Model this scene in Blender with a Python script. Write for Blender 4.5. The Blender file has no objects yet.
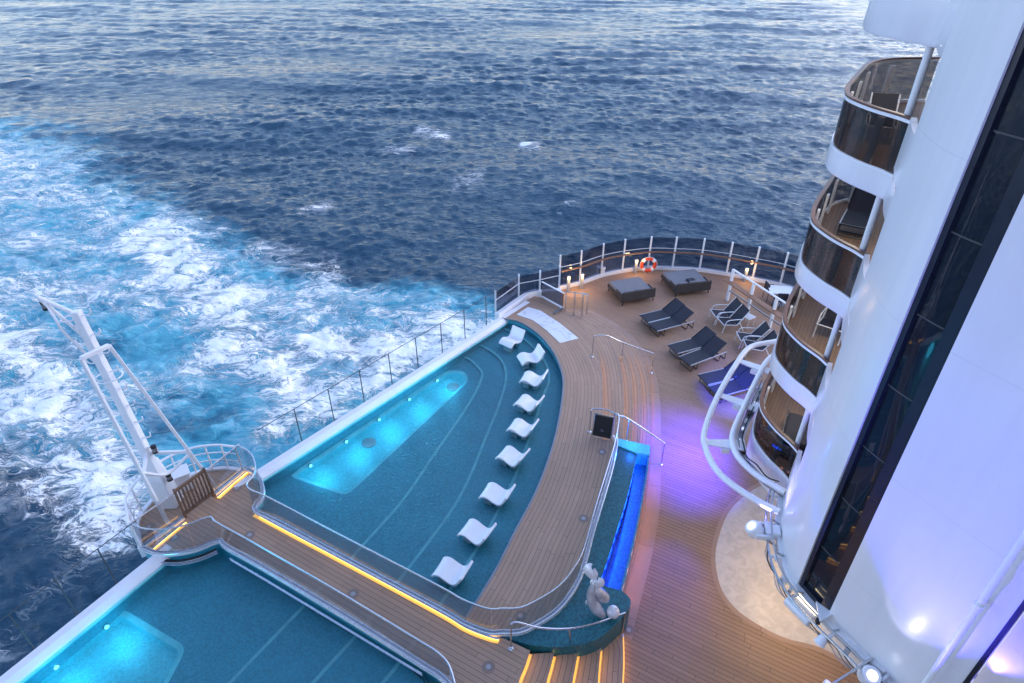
import bpy, math, random
import numpy as np
from mathutils import Vector, Matrix
from mathutils.geometry import tessellate_polygon
random.seed(7)
S = bpy.context.scene
COL = S.collection
PI = math.pi

# ------------------------------------------------------------------ camera
CAM_H = 15.0
FPX = 640.0
TH = math.atan(430.0 / 640.0)
CX, CY = 512.0, 341.5
cd = bpy.data.cameras.new('camera'); cam = bpy.data.objects.new('camera', cd); COL.objects.link(cam)
cam.location = (0, 0, CAM_H); cam.rotation_euler = (PI / 2 - TH, 0, 0)
cd.sensor_width = 36.0; cd.lens = 36.0 * FPX / 1024.0
cd.clip_start = 0.1; cd.clip_end = 40000
S.camera = cam

def ray(x, y):
    u = (x - CX) / FPX; v = (CY - y) / FPX
    return (u, math.cos(TH) + v * math.sin(TH), -math.sin(TH) + v * math.cos(TH))
def G(x, y, z=0.0):
    """a reading from the photo turned into a point of the plane at height z (metres)"""
    r = ray(x, y); t = (z - CAM_H) / r[2]
    return Vector((r[0] * t, r[1] * t, z))
def GG(pts, z=0.0): return [G(p[0], p[1], z) for p in pts]

# ------------------------------------------------------------------ curves
def smooth(pts, n=60, closed=False):
    """Catmull-Rom through pts, resampled evenly to n points"""
    P = [Vector(p) for p in pts]; m = len(P); out = []
    segs = m if closed else m - 1
    for i in range(segs):
        if closed: a, b, c, d = P[(i-1) % m], P[i], P[(i+1) % m], P[(i+2) % m]
        else:
            b, c = P[i], P[i+1]
            a = P[i-1] if i > 0 else b * 2 - c
            d = P[i+2] if i + 2 < m else c * 2 - b
        for k in range(16):
            t = k / 16
            out.append(0.5 * ((2*b) + (c-a)*t + (2*a-5*b+4*c-d)*t*t + (3*b-a-3*c+d)*t**3))
    out.append(P[0].copy() if closed else P[-1].copy())
    return resample(out, n)
def plen(P): return sum((P[i+1]-P[i]).length for i in range(len(P)-1))
def resample(P, n):
    P = [Vector(p) for p in P]
    L = [0.0]
    for i in range(len(P)-1): L.append(L[-1] + (P[i+1]-P[i]).length)
    out = []; j = 0
    for k in range(n):
        s = L[-1] * k / (n-1)
        while j < len(P)-2 and L[j+1] < s: j += 1
        d = L[j+1]-L[j]
        t = (s-L[j])/d if d > 1e-9 else 0
        out.append(P[j].lerp(P[j+1], min(max(t, 0), 1)))
    return out
def at_len(P, s):
    acc = 0
    for i in range(len(P)-1):
        d = (P[i+1]-P[i]).length
        if acc + d >= s: return P[i].lerp(P[i+1], (s-acc)/d)
        acc += d
    return P[-1].copy()
def nearest_s(P, q):
    best = (1e9, 0); acc = 0
    for i in range(len(P)-1):
        a, b = P[i].to_2d(), P[i+1].to_2d(); d = b-a; l = d.length
        if l < 1e-9: continue
        t = min(max((q.to_2d()-a).dot(d)/(l*l), 0), 1)
        e = (a+d*t-q.to_2d()).length
        if e < best[0]: best = (e, acc+t*l)
        acc += l
    return best[1]
def dist_to(P, q): 
    best = 1e9
    for i in range(len(P)-1):
        a, b = P[i].to_2d(), P[i+1].to_2d(); d = b-a; l2 = d.length_squared
        if l2 < 1e-12: continue
        t = min(max((q.to_2d()-a).dot(d)/l2, 0), 1)
        best = min(best, (a+d*t-q.to_2d()).length)
    return best
def sub(P, s0, s1, n=None):
    L = plen(P); s0 = max(0, s0); s1 = min(L, s1)
    n = n or max(2, int((s1-s0)/0.15)+2)
    return [at_len(P, s0+(s1-s0)*k/(n-1)) for k in range(n)]
def offset(P, d):
    """shift a plan polyline sideways: d>0 to the left of travel"""
    out = []
    for i in range(len(P)):
        a = P[max(i-1, 0)]; b = P[min(i+1, len(P)-1)]
        t = (b-a); t.z = 0; t.normalize()
        out.append(P[i] + Vector((-t.y, t.x, 0))*d)
    return out
def setz(P, z): return [Vector((p.x, p.y, z)) for p in P]

# ------------------------------------------------------------------ mesh builder
class MB:
    def __init__(s): s.v = []; s.f = []; s.uv = {}
    def add(s, vs, fs, uvs=None):
        o = len(s.v); s.v += [Vector(p) for p in vs]
        s.f += [tuple(i+o for i in f) for f in fs]
        if uvs:
            for i, u in enumerate(uvs): s.uv[o+i] = u
        return s
    def box(s, c, size, rz=0.0, M=None):
        sx, sy, sz = size[0]/2, size[1]/2, size[2]/2
        R = M if M else Matrix.Rotation(rz, 3, 'Z')
        vs = [Vector(c) + R @ Vector((a*sx, b*sy, d*sz)) for d in (-1, 1) for a, b in ((-1,-1),(1,-1),(1,1),(-1,1))]
        return s.add(vs, [(3,2,1,0),(4,5,6,7),(0,1,5,4),(1,2,6,5),(2,3,7,6),(3,0,4,7)])
    def beam(s, a, b, w, h, up=(0,0,1)):
        a, b = Vector(a), Vector(b); d = (b-a); L = d.length; d.normalize()
        u = Vector(up); sd = d.cross(u)
        if sd.length < 1e-4: sd = d.cross(Vector((1,0,0)))
        sd.normalize(); u = sd.cross(d)
        M = Matrix((d, sd, u)).transposed()
        return s.box((a+b)/2, (L, w, h), M=M)
    def tube(s, path, r, seg=10, closed=False, cap=True, radii=None, flat=None):
        P = [Vector(p) for p in path]; n = len(P); vs = []; fs = []
        pu = None
        for i in range(n):
            if closed: t = P[(i+1) % n]-P[i-1]
            else: t = P[min(i+1, n-1)]-P[max(i-1, 0)]
            if t.length < 1e-9: t = Vector((0,0,1))
            t.normalize()
            if pu is None:
                u = Vector((0,0,1)) if abs(t.z) < .9 else Vector((1,0,0))
            else: u = pu
            u = u - t*u.dot(t)
            if u.length < 1e-6: u = t.orthogonal()
            u.normalize(); pu = u; w = t.cross(u)
            rr = radii[i] if radii else r
            fl = flat[i] if flat else 1.0
            for k in range(seg):
                a = 2*PI*k/seg
                vs.append(P[i] + (u*math.cos(a) + w*math.sin(a)*fl)*rr)
        m = n if closed else n-1
        for i in range(m):
            for k in range(seg):
                a = i*seg+k; b = i*seg+(k+1) % seg; j = (i+1) % n
                fs.append((a, b, j*seg+(k+1) % seg, j*seg+k))
        if cap and not closed:
            fs.append(tuple(range(seg-1, -1, -1))); fs.append(tuple((n-1)*seg+k for k in range(seg)))
        return s.add(vs, fs)
    def poly(s, pts, z=None, uvf=None, flip=False):
        P = [Vector((p[0], p[1], p[2] if z is None else z)) for p in pts]
        tr = tessellate_polygon([[Vector((p.x, p.y, 0)) for p in P]])
        fs = []
        for t in tr:
            a, b, c = [P[i] for i in t]
            up = (b-a).cross(c-a).z > 0
            fs.append(tuple(t) if up != flip else tuple(reversed(t)))
        return s.add(P, fs, [uvf(p) for p in P] if uvf else None)
    def prism(s, pts, z0, z1, uvf=None):
        s.poly(pts, z1, uvf); s.poly(pts, z0, uvf, flip=True)
        area = sum(pts[i][0]*pts[(i+1) % len(pts)][1]-pts[(i+1) % len(pts)][0]*pts[i][1] for i in range(len(pts)))
        Q = list(pts) if area > 0 else list(reversed(pts))
        n = len(Q); vs = [(p[0], p[1], z0) for p in Q]+[(p[0], p[1], z1) for p in Q]
        return s.add(vs, [(i, (i+1) % n, n+(i+1) % n, n+i) for i in range(n)])
    def strip(s, A, B, m=1, uvf=None):
        """surface between two curves of the same number of points"""
        n = len(A); vs = []; fs = []
        for i in range(n):
            for k in range(m+1): vs.append(A[i].lerp(B[i], k/m))
        for i in range(n-1):
            for k in range(m):
                a = i*(m+1)+k
                fs.append((a, a+1, a+m+2, a+m+1))
        v0, v1, v2 = vs[fs[0][0]], vs[fs[0][1]], vs[fs[0][2]]
        if (v1-v0).cross(v2-v0).z < -1e-9: fs = [tuple(reversed(f)) for f in fs]
        return s.add(vs, fs, [uvf(p) for p in vs] if uvf else None)
    def wall(s, P, z0, z1, th):
        """upright slab of thickness th along plan polyline P (centred)"""
        A = offset(P, th/2); B = offset(P, -th/2); n = len(P)
        vs = []
        for i in range(n):
            vs += [(A[i].x, A[i].y, z0), (B[i].x, B[i].y, z0), (B[i].x, B[i].y, z1), (A[i].x, A[i].y, z1)]
        fs = []
        for i in range(n-1):
            a, b = i*4, i*4+4
            for k in range(4): fs.append((a+k, a+(k+1) % 4, b+(k+1) % 4, b+k))
        fs += [(3,2,1,0), tuple((n-1)*4+k for k in range(4))]
        return s.add(vs, fs)
    def profile(s, P, prof, closed_prof=True):
        """sweep a (side, z) profile along plan polyline P; side>0 to the left"""
        n = len(P); m = len(prof); vs = []; fs = []
        offs = {}
        for d, z in prof:
            if d not in offs: offs[d] = offset(P, d)
        for i in range(n):
            for d, z in prof: q = offs[d][i]; vs.append((q.x, q.y, z))
        mm = m if closed_prof else m-1
        for i in range(n-1):
            for k in range(mm): fs.append((i*m+k, i*m+(k+1) % m, (i+1)*m+(k+1) % m, (i+1)*m+k))
        if closed_prof:
            fs += [tuple(range(m-1, -1, -1)), tuple((n-1)*m+k for k in range(m))]
        return s.add(vs, fs)
    def lathe(s, c, prof, seg=24, axis=None):
        """prof: (radius, height) pairs turned about z at c"""
        vs = []; fs = []; m = len(prof); M = axis if axis else Matrix.Identity(3)
        for r, h in prof:
            for k in range(seg):
                a = 2*PI*k/seg; vs.append(Vector(c)+M @ Vector((r*math.cos(a), r*math.sin(a), h)))
        for i in range(m-1):
            for k in range(seg): fs.append((i*seg+k, i*seg+(k+1) % seg, (i+1)*seg+(k+1) % seg, (i+1)*seg+k))
        fs += [tuple(range(seg-1, -1, -1)), tuple((m-1)*seg+k for k in range(seg))]
        return s.add(vs, fs)
    def build(s, name, mat, parent=None, bevel=0, sub=0, smooth=True, ang=35, fix=True):
        root = Vector((0,0,0)); p = parent
        while p is not None: root += p.location; p = p.parent
        me = bpy.data.meshes.new(name)
        me.from_pydata([tuple(v-root) for v in s.v], [], s.f)
        if s.uv:
            ul = me.uv_layers.new(name='UVMap')
            idx = np.empty(len(me.loops), dtype=np.int32); me.loops.foreach_get('vertex_index', idx)
            arr = np.array([s.uv.get(i, (0,0)) for i in range(len(s.v))], dtype=np.float32)
            ul.data.foreach_set('uv', arr[idx].ravel())
        me.validate()
        if fix and not s.uv:
            import bmesh
            bm = bmesh.new(); bm.from_mesh(me)
            bmesh.ops.recalc_face_normals(bm, faces=bm.faces); bm.to_mesh(me); bm.free()
        if smooth:
            me.shade_smooth(); me.set_sharp_from_angle(angle=math.radians(ang))
        if mat: me.materials.append(mat)
        o = bpy.data.objects.new(name, me); COL.objects.link(o)
        if parent is not None: o.parent = parent
        if bevel:
            b = o.modifiers.new('bevel', 'BEVEL'); b.width = bevel; b.segments = 2; b.limit_method = 'ANGLE'
        if sub:
            b = o.modifiers.new('subdiv', 'SUBSURF'); b.levels = b.render_levels = sub
        return o

def tag(o, label, cat, group=None):
    o['label'] = label; o['category'] = cat
    if group: o['group'] = group
    return o
def thing(name, label, cat, loc=(0,0,0), group=None):
    o = bpy.data.objects.new(name, None); COL.objects.link(o); o.location = loc
    o.empty_display_size = 0.2
    return tag(o, label, cat, group)
def struct(o, kind='structure'): o['kind'] = kind; return o
def copy_tree(o, parent=None):
    c = o.copy(); COL.objects.link(c); c.parent = parent
    for ch in list(o.children): copy_tree(ch, c)
    return c

# ------------------------------------------------------------------ materials
def mat(name):
    m = bpy.data.materials.new(name); m.use_nodes = True
    nt = m.node_tree; return m, nt, nt.nodes['Principled BSDF']
def N(nt, t, **kw):
    n = nt.nodes.new(t)
    for k, v in kw.items(): setattr(n, k, v)
    return n
def setin(n, **kw):
    for k, v in kw.items(): n.inputs[k.replace('_', ' ')].default_value = v
    return n
def ramp(nt, fac, stops):
    r = N(nt, 'ShaderNodeValToRGB'); e = r.color_ramp.elements
    while len(e) > len(stops): e.remove(e[-1])
    while len(e) < len(stops): e.new(0.5)
    for i, (p, c) in enumerate(stops): e[i].position = p; e[i].color = c if len(c) == 4 else (*c, 1)
    nt.links.new(fac, r.inputs[0]); return r
def math_(nt, op, a, b=None, c=None, clamp=False):
    n = N(nt, 'ShaderNodeMath', operation=op); n.use_clamp = clamp
    for i, x in enumerate((a, b, c)):
        if x is None: continue
        if isinstance(x, (int, float)): n.inputs[i].default_value = x
        else: nt.links.new(x, n.inputs[i])
    return n.outputs[0]
def mixc(nt, f, a, b, bt='MIX'):
    n = N(nt, 'ShaderNodeMix', data_type='RGBA', blend_type=bt)
    for i, x in ((0, f), (6, a), (7, b)):
        if isinstance(x, (int, float)): n.inputs[i].default_value = x
        elif isinstance(x, tuple): n.inputs[i].default_value = x if len(x) == 4 else (*x, 1)
        else: nt.links.new(x, n.inputs[i])
    return n.outputs[2]
def paint(name, c, rough=0.4, metal=0.0, var=0.06, scale=3.0, bump=0.0, bscale=60, coat=0.0):
    m, nt, p = mat(name)
    tc = N(nt, 'ShaderNodeTexCoord')
    n = setin(N(nt, 'ShaderNodeTexNoise'), Scale=scale, Detail=6.0, Roughness=.65); nt.links.new(tc.outputs['Object'], n.inputs['Vector'])
    lo = tuple(x*(1-var*2) for x in c); hi = tuple(min(1, x*(1+var)) for x in c)
    r = ramp(nt, n.outputs['Fac'], [(.3, lo), (.7, hi)])
    nt.links.new(r.outputs[0], p.inputs['Base Color'])
    rr = math_(nt, 'MULTIPLY_ADD', n.outputs['Fac'], .25, max(rough-.12, .02)); nt.links.new(rr, p.inputs['Roughness'])
    p.inputs['Metallic'].default_value = metal
    if coat: p.inputs['Coat Weight'].default_value = coat; p.inputs['Coat Roughness'].default_value = .15
    if bump:
        n2 = setin(N(nt, 'ShaderNodeTexNoise'), Scale=bscale, Detail=4.0); nt.links.new(tc.outputs['Object'], n2.inputs['Vector'])
        b = setin(N(nt, 'ShaderNodeBump'), Strength=bump, Distance=.02); nt.links.new(n2.outputs['Fac'], b.inputs['Height']); nt.links.new(b.outputs[0], p.inputs['Normal'])
    return m
def emit(name, c, s):
    m, nt, p = mat(name)
    p.inputs['Base Color'].default_value = (*c, 1); p.inputs['Emission Color'].default_value = (*c, 1); p.inputs['Emission Strength'].default_value = s
    return m
def glassy(name, tint, refl=.06, rough=.01, edge=.6):
    """thin clear pane: lets light through (tinted), mirrors more at grazing angles"""
    m, nt, p = mat(name); nt.nodes.remove(p)
    out = nt.nodes['Material Output']
    t = N(nt, 'ShaderNodeBsdfTransparent'); t.inputs[0].default_value = (*tint, 1)
    g = N(nt, 'ShaderNodeBsdfGlossy'); g.inputs['Color'].default_value = (.95, .97, 1, 1); g.inputs['Roughness'].default_value = rough
    fr = N(nt, 'ShaderNodeFresnel'); fr.inputs[0].default_value = 1.45
    f = math_(nt, 'MULTIPLY_ADD', fr.outputs[0], edge, refl*.3, clamp=True)
    mx = N(nt, 'ShaderNodeMixShader'); nt.links.new(f, mx.inputs[0]); nt.links.new(t.outputs[0], mx.inputs[1]); nt.links.new(g.outputs[0], mx.inputs[2])
    nt.links.new(mx.outputs[0], out.inputs[0])
    return m
def teak(name, c, width=.12, seam=.07, var=.14, rough=.6, length=2.4):
    """caulked planks running along V; U crosses them (UVs are metres on the deck)"""
    m, nt, p = mat(name)
    uv = N(nt, 'ShaderNodeTexCoord'); sp = N(nt, 'ShaderNodeSeparateXYZ'); nt.links.new(uv.outputs['UV'], sp.inputs[0])
    q = math_(nt, 'DIVIDE', sp.outputs[0], width); fl = math_(nt, 'FLOOR', q); fr = math_(nt, 'FRACT', q)
    wn = N(nt, 'ShaderNodeTexWhiteNoise', noise_dimensions='1D'); nt.links.new(fl, wn.inputs['W'])
    # butt joints
    v2 = math_(nt, 'ADD', math_(nt, 'DIVIDE', sp.outputs[1], length), math_(nt, 'MULTIPLY', wn.outputs[0], 7.3))
    fv = math_(nt, 'FRACT', v2); fv2 = math_(nt, 'FLOOR', v2)
    wn2 = N(nt, 'ShaderNodeTexWhiteNoise', noise_dimensions='2D'); cb = N(nt, 'ShaderNodeCombineXYZ')
    nt.links.new(fl, cb.inputs[0]); nt.links.new(fv2, cb.inputs[1]); nt.links.new(cb.outputs[0], wn2.inputs['Vector'])
    gr = N(nt, 'ShaderNodeTexNoise'); setin(gr, Scale=1.0, Detail=8.0, Roughness=.7)
    mp = N(nt, 'ShaderNodeMapping'); mp.inputs['Scale'].default_value = (30, 1.6, 1); nt.links.new(uv.outputs['UV'], mp.inputs[0]); nt.links.new(mp.outputs[0], gr.inputs['Vector'])
    st = setin(N(nt, 'ShaderNodeTexNoise'), Scale=.55, Detail=6.0, Roughness=.6); nt.links.new(uv.outputs['UV'], st.inputs['Vector'])
    k = math_(nt, 'ADD', math_(nt, 'MULTIPLY', wn2.outputs[0], var), math_(nt, 'MULTIPLY', gr.outputs['Fac'], .35))
    k = math_(nt, 'ADD', k, math_(nt, 'MULTIPLY', st.outputs['Fac'], .45)); k = math_(nt, 'ADD', k, .56-var/2)
    hs = N(nt, 'ShaderNodeVectorMath', operation='SCALE'); hs.inputs[0].default_value = c; nt.links.new(k, hs.inputs['Scale'])
    e = math_(nt, 'LESS_THAN', fr, seam); e2 = math_(nt, 'LESS_THAN', fv, .004)
    sm = math_(nt, 'MAXIMUM', e, e2)
    col = mixc(nt, math_(nt, 'MULTIPLY', sm, .8), hs.outputs[0], (.03, .025, .022))
    nt.links.new(col, p.inputs['Base Color'])
    nt.links.new(math_(nt, 'MULTIPLY_ADD', st.outputs['Fac'], .3, rough-.15), p.inputs['Roughness'])
    b = setin(N(nt, 'ShaderNodeBump'), Strength=.4, Distance=.004); nt.links.new(math_(nt, 'SUBTRACT', math_(nt, 'MULTIPLY', gr.outputs['Fac'], .3), sm), b.inputs['Height']); nt.links.new(b.outputs[0], p.inputs['Normal'])
    return m
def mosaic(name, c, scale=26, var=.5, rough=.3):
    m, nt, p = mat(name)
    tc = N(nt, 'ShaderNodeTexCoord')
    vo = setin(N(nt, 'ShaderNodeTexVoronoi', distance='CHEBYCHEV'), Scale=scale, Randomness=.15); nt.links.new(tc.outputs['Object'], vo.inputs['Vector'])
    no = setin(N(nt, 'ShaderNodeTexNoise'), Scale=.8, Detail=5.0); nt.links.new(tc.outputs['Object'], no.inputs['Vector'])
    sp = N(nt, 'ShaderNodeSeparateColor'); nt.links.new(vo.outputs['Color'], sp.inputs[0])
    k = math_(nt, 'ADD', math_(nt, 'MULTIPLY', sp.outputs[0], var), math_(nt, 'MULTIPLY', no.outputs['Fac'], .4)); k = math_(nt, 'ADD', k, .8-var/2)
    hs = N(nt, 'ShaderNodeVectorMath', operation='SCALE'); hs.inputs[0].default_value = c; nt.links.new(k, hs.inputs['Scale'])
    nt.links.new(hs.outputs[0], p.inputs['Base Color']); p.inputs['Roughness'].default_value = rough
    return m

WHITE = paint('white_paint', (.80, .80, .82), .3, var=.02, scale=1.5)
def tower_paint():
    m, nt, p = mat('tower_paint'); tc = N(nt, 'ShaderNodeTexCoord')
    n = setin(N(nt, 'ShaderNodeTexNoise'), Scale=.6, Detail=5.0); nt.links.new(tc.outputs['Object'], n.inputs['Vector'])
    st = setin(N(nt, 'ShaderNodeTexNoise'), Scale=1.0, Detail=5.0); mp = N(nt, 'ShaderNodeMapping'); mp.inputs['Scale'].default_value = (5, 5, .25); nt.links.new(tc.outputs['Object'], mp.inputs[0]); nt.links.new(mp.outputs[0], st.inputs['Vector'])
    f = math_(nt, 'ADD', math_(nt, 'MULTIPLY', n.outputs['Fac'], .5), math_(nt, 'MULTIPLY', st.outputs['Fac'], .5))
    sp = N(nt, 'ShaderNodeSeparateXYZ'); nt.links.new(tc.outputs['Object'], sp.inputs[0])
    fz = math_(nt, 'FRACT', math_(nt, 'DIVIDE', math_(nt, 'ADD', sp.outputs[2], 1.1), 2.65))
    seam = math_(nt, 'LESS_THAN', fz, .006)
    r = ramp(nt, f, [(.35, (.735, .725, .75)), (.65, (.785, .775, .795))])
    c = mixc(nt, math_(nt, 'MULTIPLY', seam, .22), r.outputs[0], (.45, .45, .5)); nt.links.new(c, p.inputs['Base Color'])
    p.inputs['Roughness'].default_value = .26; p.inputs['Coat Weight'].default_value = .2; p.inputs['Coat Roughness'].default_value = .12
    w_ = setin(N(nt, 'ShaderNodeTexNoise'), Scale=.9, Detail=2.0); nt.links.new(tc.outputs['Object'], w_.inputs['Vector'])
    b = setin(N(nt, 'ShaderNodeBump'), Strength=.25, Distance=.03); nt.links.new(math_(nt, 'SUBTRACT', w_.outputs['Fac'], math_(nt, 'MULTIPLY', seam, .3)), b.inputs['Height']); nt.links.new(b.outputs[0], p.inputs['Normal'])
    return m
HULLW = tower_paint()
STEEL = paint('steel', (.62, .62, .64), .25, metal=1.0, var=.05)
DSTEEL = paint('dull_steel', (.30, .30, .31), .4, metal=.8, var=.08)
GREYM = paint('grey_metal', (.42, .43, .45), .35, metal=.4)
BLACK = paint('black_plastic', (.012, .013, .016), .45)
DARK = paint('dark_frame', (.012, .016, .03), .3)
SLING = paint('sling_fabric', (.025, .027, .04), .75, var=.15, scale=20, bump=.3, bscale=180)
WICKER = paint('wicker', (.055, .045, .042), .7, var=.3, scale=40, bump=.8, bscale=90)
CUSH = paint('grey_cushion', (.20, .20, .215), .85, var=.08, scale=6, bump=.25, bscale=140)
CUSHD = paint('dark_cushion', (.035, .035, .045), .85, var=.1, scale=6)
VARN = paint('varnished_wood', (.26, .115, .05), .5, var=.2, scale=8)
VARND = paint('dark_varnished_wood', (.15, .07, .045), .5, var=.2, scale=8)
GATEW = paint('gate_wood', (.19, .115, .075), .5, var=.2, scale=8)
CHAISE = paint('white_resin', (.85, .85, .86), .35, var=.015, scale=2)
RED = paint('orange_red', (.75, .07, .025), .45)
MARBLE_W = None
TEAK = teak('teak_deck', (.355, .212, .132), .12, .10)
TEAKU = teak('teak_upper', (.44, .278, .182), .125, .085)
TEAKB = teak('teak_border', (.40, .26, .19), .45, .012)
MOSA = mosaic('teal_mosaic', (.065, .40, .50), 24, .3)
MOSP = mosaic('podium_mosaic', (.016, .125, .15), 24, .7)
MOSD = mosaic('deep_mosaic', (.12, .62, .68), 24, .25)
NOSE = paint('pale_teal_tile', (.22, .72, .76), .4, var=.1)
GLASS = glassy('clear_glass', (.95, .97, .975), .0, .01, .0)
GLASSB = glassy('bridge_glass', (.88, .89, .90), .03, .01, .28)
GLASSD = glassy('tinted_glass', (.52, .54, .60), .05, .01, .5)
GLASSX = glassy('balcony_glass', (.47, .44, .43), .03, .01, .28)
AMBF = emit('amber_floor_glow', (1.0, .56, .12), .13)  # spill of the strip lights on the floor, put in as emissive colour
JOINT = paint('dark_joint', (.06, .065, .07), .6)
AMBER = emit('amber_led', (1.0, .58, .14), 1.7)
WARM = emit('warm_lamp', (1.0, .80, .50), .35)
HOT = emit('hot_warm_lamp', (1.0, .78, .45), 3.0)
COOL = emit('white_lamp', (.95, .96, 1.0), 1.0)
CYANL = emit('cyan_lamp', (.35, .95, 1.0), .35)
def marble():
    m, nt, p = mat('cream_marble'); tc = N(nt, 'ShaderNodeTexCoord')
    n = setin(N(nt, 'ShaderNodeTexNoise'), Scale=4.2, Detail=2.0, Roughness=.45, Distortion=.9); nt.links.new(tc.outputs['Object'], n.inputs['Vector'])
    n2 = setin(N(nt, 'ShaderNodeTexNoise'), Scale=1.1, Detail=7.0, Roughness=.6); nt.links.new(tc.outputs['Object'], n2.inputs['Vector'])
    f = math_(nt, 'ADD', math_(nt, 'MULTIPLY', n.outputs['Fac'], .7), math_(nt, 'MULTIPLY', n2.outputs['Fac'], .3))
    r = ramp(nt, f, [(.40, (.50, .46, .43)), (.60, (.60, .55, .51))]); nt.links.new(r.outputs[0], p.inputs['Base Color'])
    p.inputs['Roughness'].default_value = .35
    return m
CREAM = marble()
def white_marble():
    m, nt, p = mat('veined_white_marble'); tc = N(nt, 'ShaderNodeTexCoord')
    n = setin(N(nt, 'ShaderNodeTexNoise'), Scale=.7, Detail=5.0, Roughness=.55, Distortion=1.2); nt.links.new(tc.outputs['Object'], n.inputs['Vector'])
    v = math_(nt, 'ABSOLUTE', math_(nt, 'SUBTRACT', n.outputs['Fac'], .5))
    r = ramp(nt, v, [(0, (.55, .57, .60)), (.022, (.76, .77, .78))]); nt.links.new(r.outputs[0], p.inputs['Base Color'])
    p.inputs['Roughness'].default_value = .3
    return m
WMARB = white_marble()
def water_mat(name, scale, strength, tint=(.80, .93, .95)):
    m, nt, p = mat(name); nt.nodes.remove(p); out = nt.nodes['Material Output']
    tc = N(nt, 'ShaderNodeTexCoord')
    n = setin(N(nt, 'ShaderNodeTexNoise'), Scale=scale, Detail=5.0, Roughness=.6, Distortion=.4); nt.links.new(tc.outputs['Object'], n.inputs['Vector'])
    b = setin(N(nt, 'ShaderNodeBump'), Strength=strength, Distance=.05); nt.links.new(n.outputs['Fac'], b.inputs['Height'])
    t = N(nt, 'ShaderNodeBsdfTransparent'); t.inputs[0].default_value = (*tint, 1)
    g = N(nt, 'ShaderNodeBsdfGlossy'); g.inputs['Roughness'].default_value = .04; nt.links.new(b.outputs[0], g.inputs['Normal'])
    fr = N(nt, 'ShaderNodeFresnel'); fr.inputs[0].default_value = 1.33; nt.links.new(b.outputs[0], fr.inputs['Normal'])
    mx = N(nt, 'ShaderNodeMixShader'); nt.links.new(fr.outputs[0], mx.inputs[0]); nt.links.new(t.outputs[0], mx.inputs[1]); nt.links.new(g.outputs[0], mx.inputs[2])
    nt.links.new(mx.outputs[0], out.inputs[0]); return m
POOLW = water_mat('pool_water', 11.0, .9)
CHANW = water_mat('channel_water', 3.0, .15)

# ------------------------------------------------------------------ world, sun
SUN_EL, SUN_AZ = math.radians(20), math.radians(80)      # azimuth clockwise from +Y
w = bpy.data.worlds.new('World'); S.world = w; w.use_nodes = True
wt = w.node_tree; bg = wt.nodes['Background']
sky = wt.nodes.new('ShaderNodeTexSky'); sky.sky_type = 'NISHITA'; sky.sun_disc = False
sky.sun_elevation = SUN_EL; sky.sun_rotation = SUN_AZ; sky.air_density = 1.0; sky.dust_density = .3; sky.ozone_density = 3.4
tint = wt.nodes.new('ShaderNodeMix'); tint.data_type = 'RGBA'; tint.blend_type = 'MULTIPLY'; tint.inputs[0].default_value = 1.0; tint.inputs[7].default_value = (1.20, 1.03, 1.04, 1)
wt.links.new(sky.outputs[0], tint.inputs[6]); wt.links.new(tint.outputs[2], bg.inputs[0]); bg.inputs[1].default_value = 0.15
sl = bpy.data.lights.new('sun', 'SUN'); so = bpy.data.objects.new('sun', sl); COL.objects.link(so)
sl.energy = 0.5; sl.angle = math.radians(110); sl.color = (1.0, .88, .88)
so.rotation_euler = (PI/2 - SUN_EL, 0, PI - SUN_AZ)
so.location = (0, 0, 60)

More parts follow.
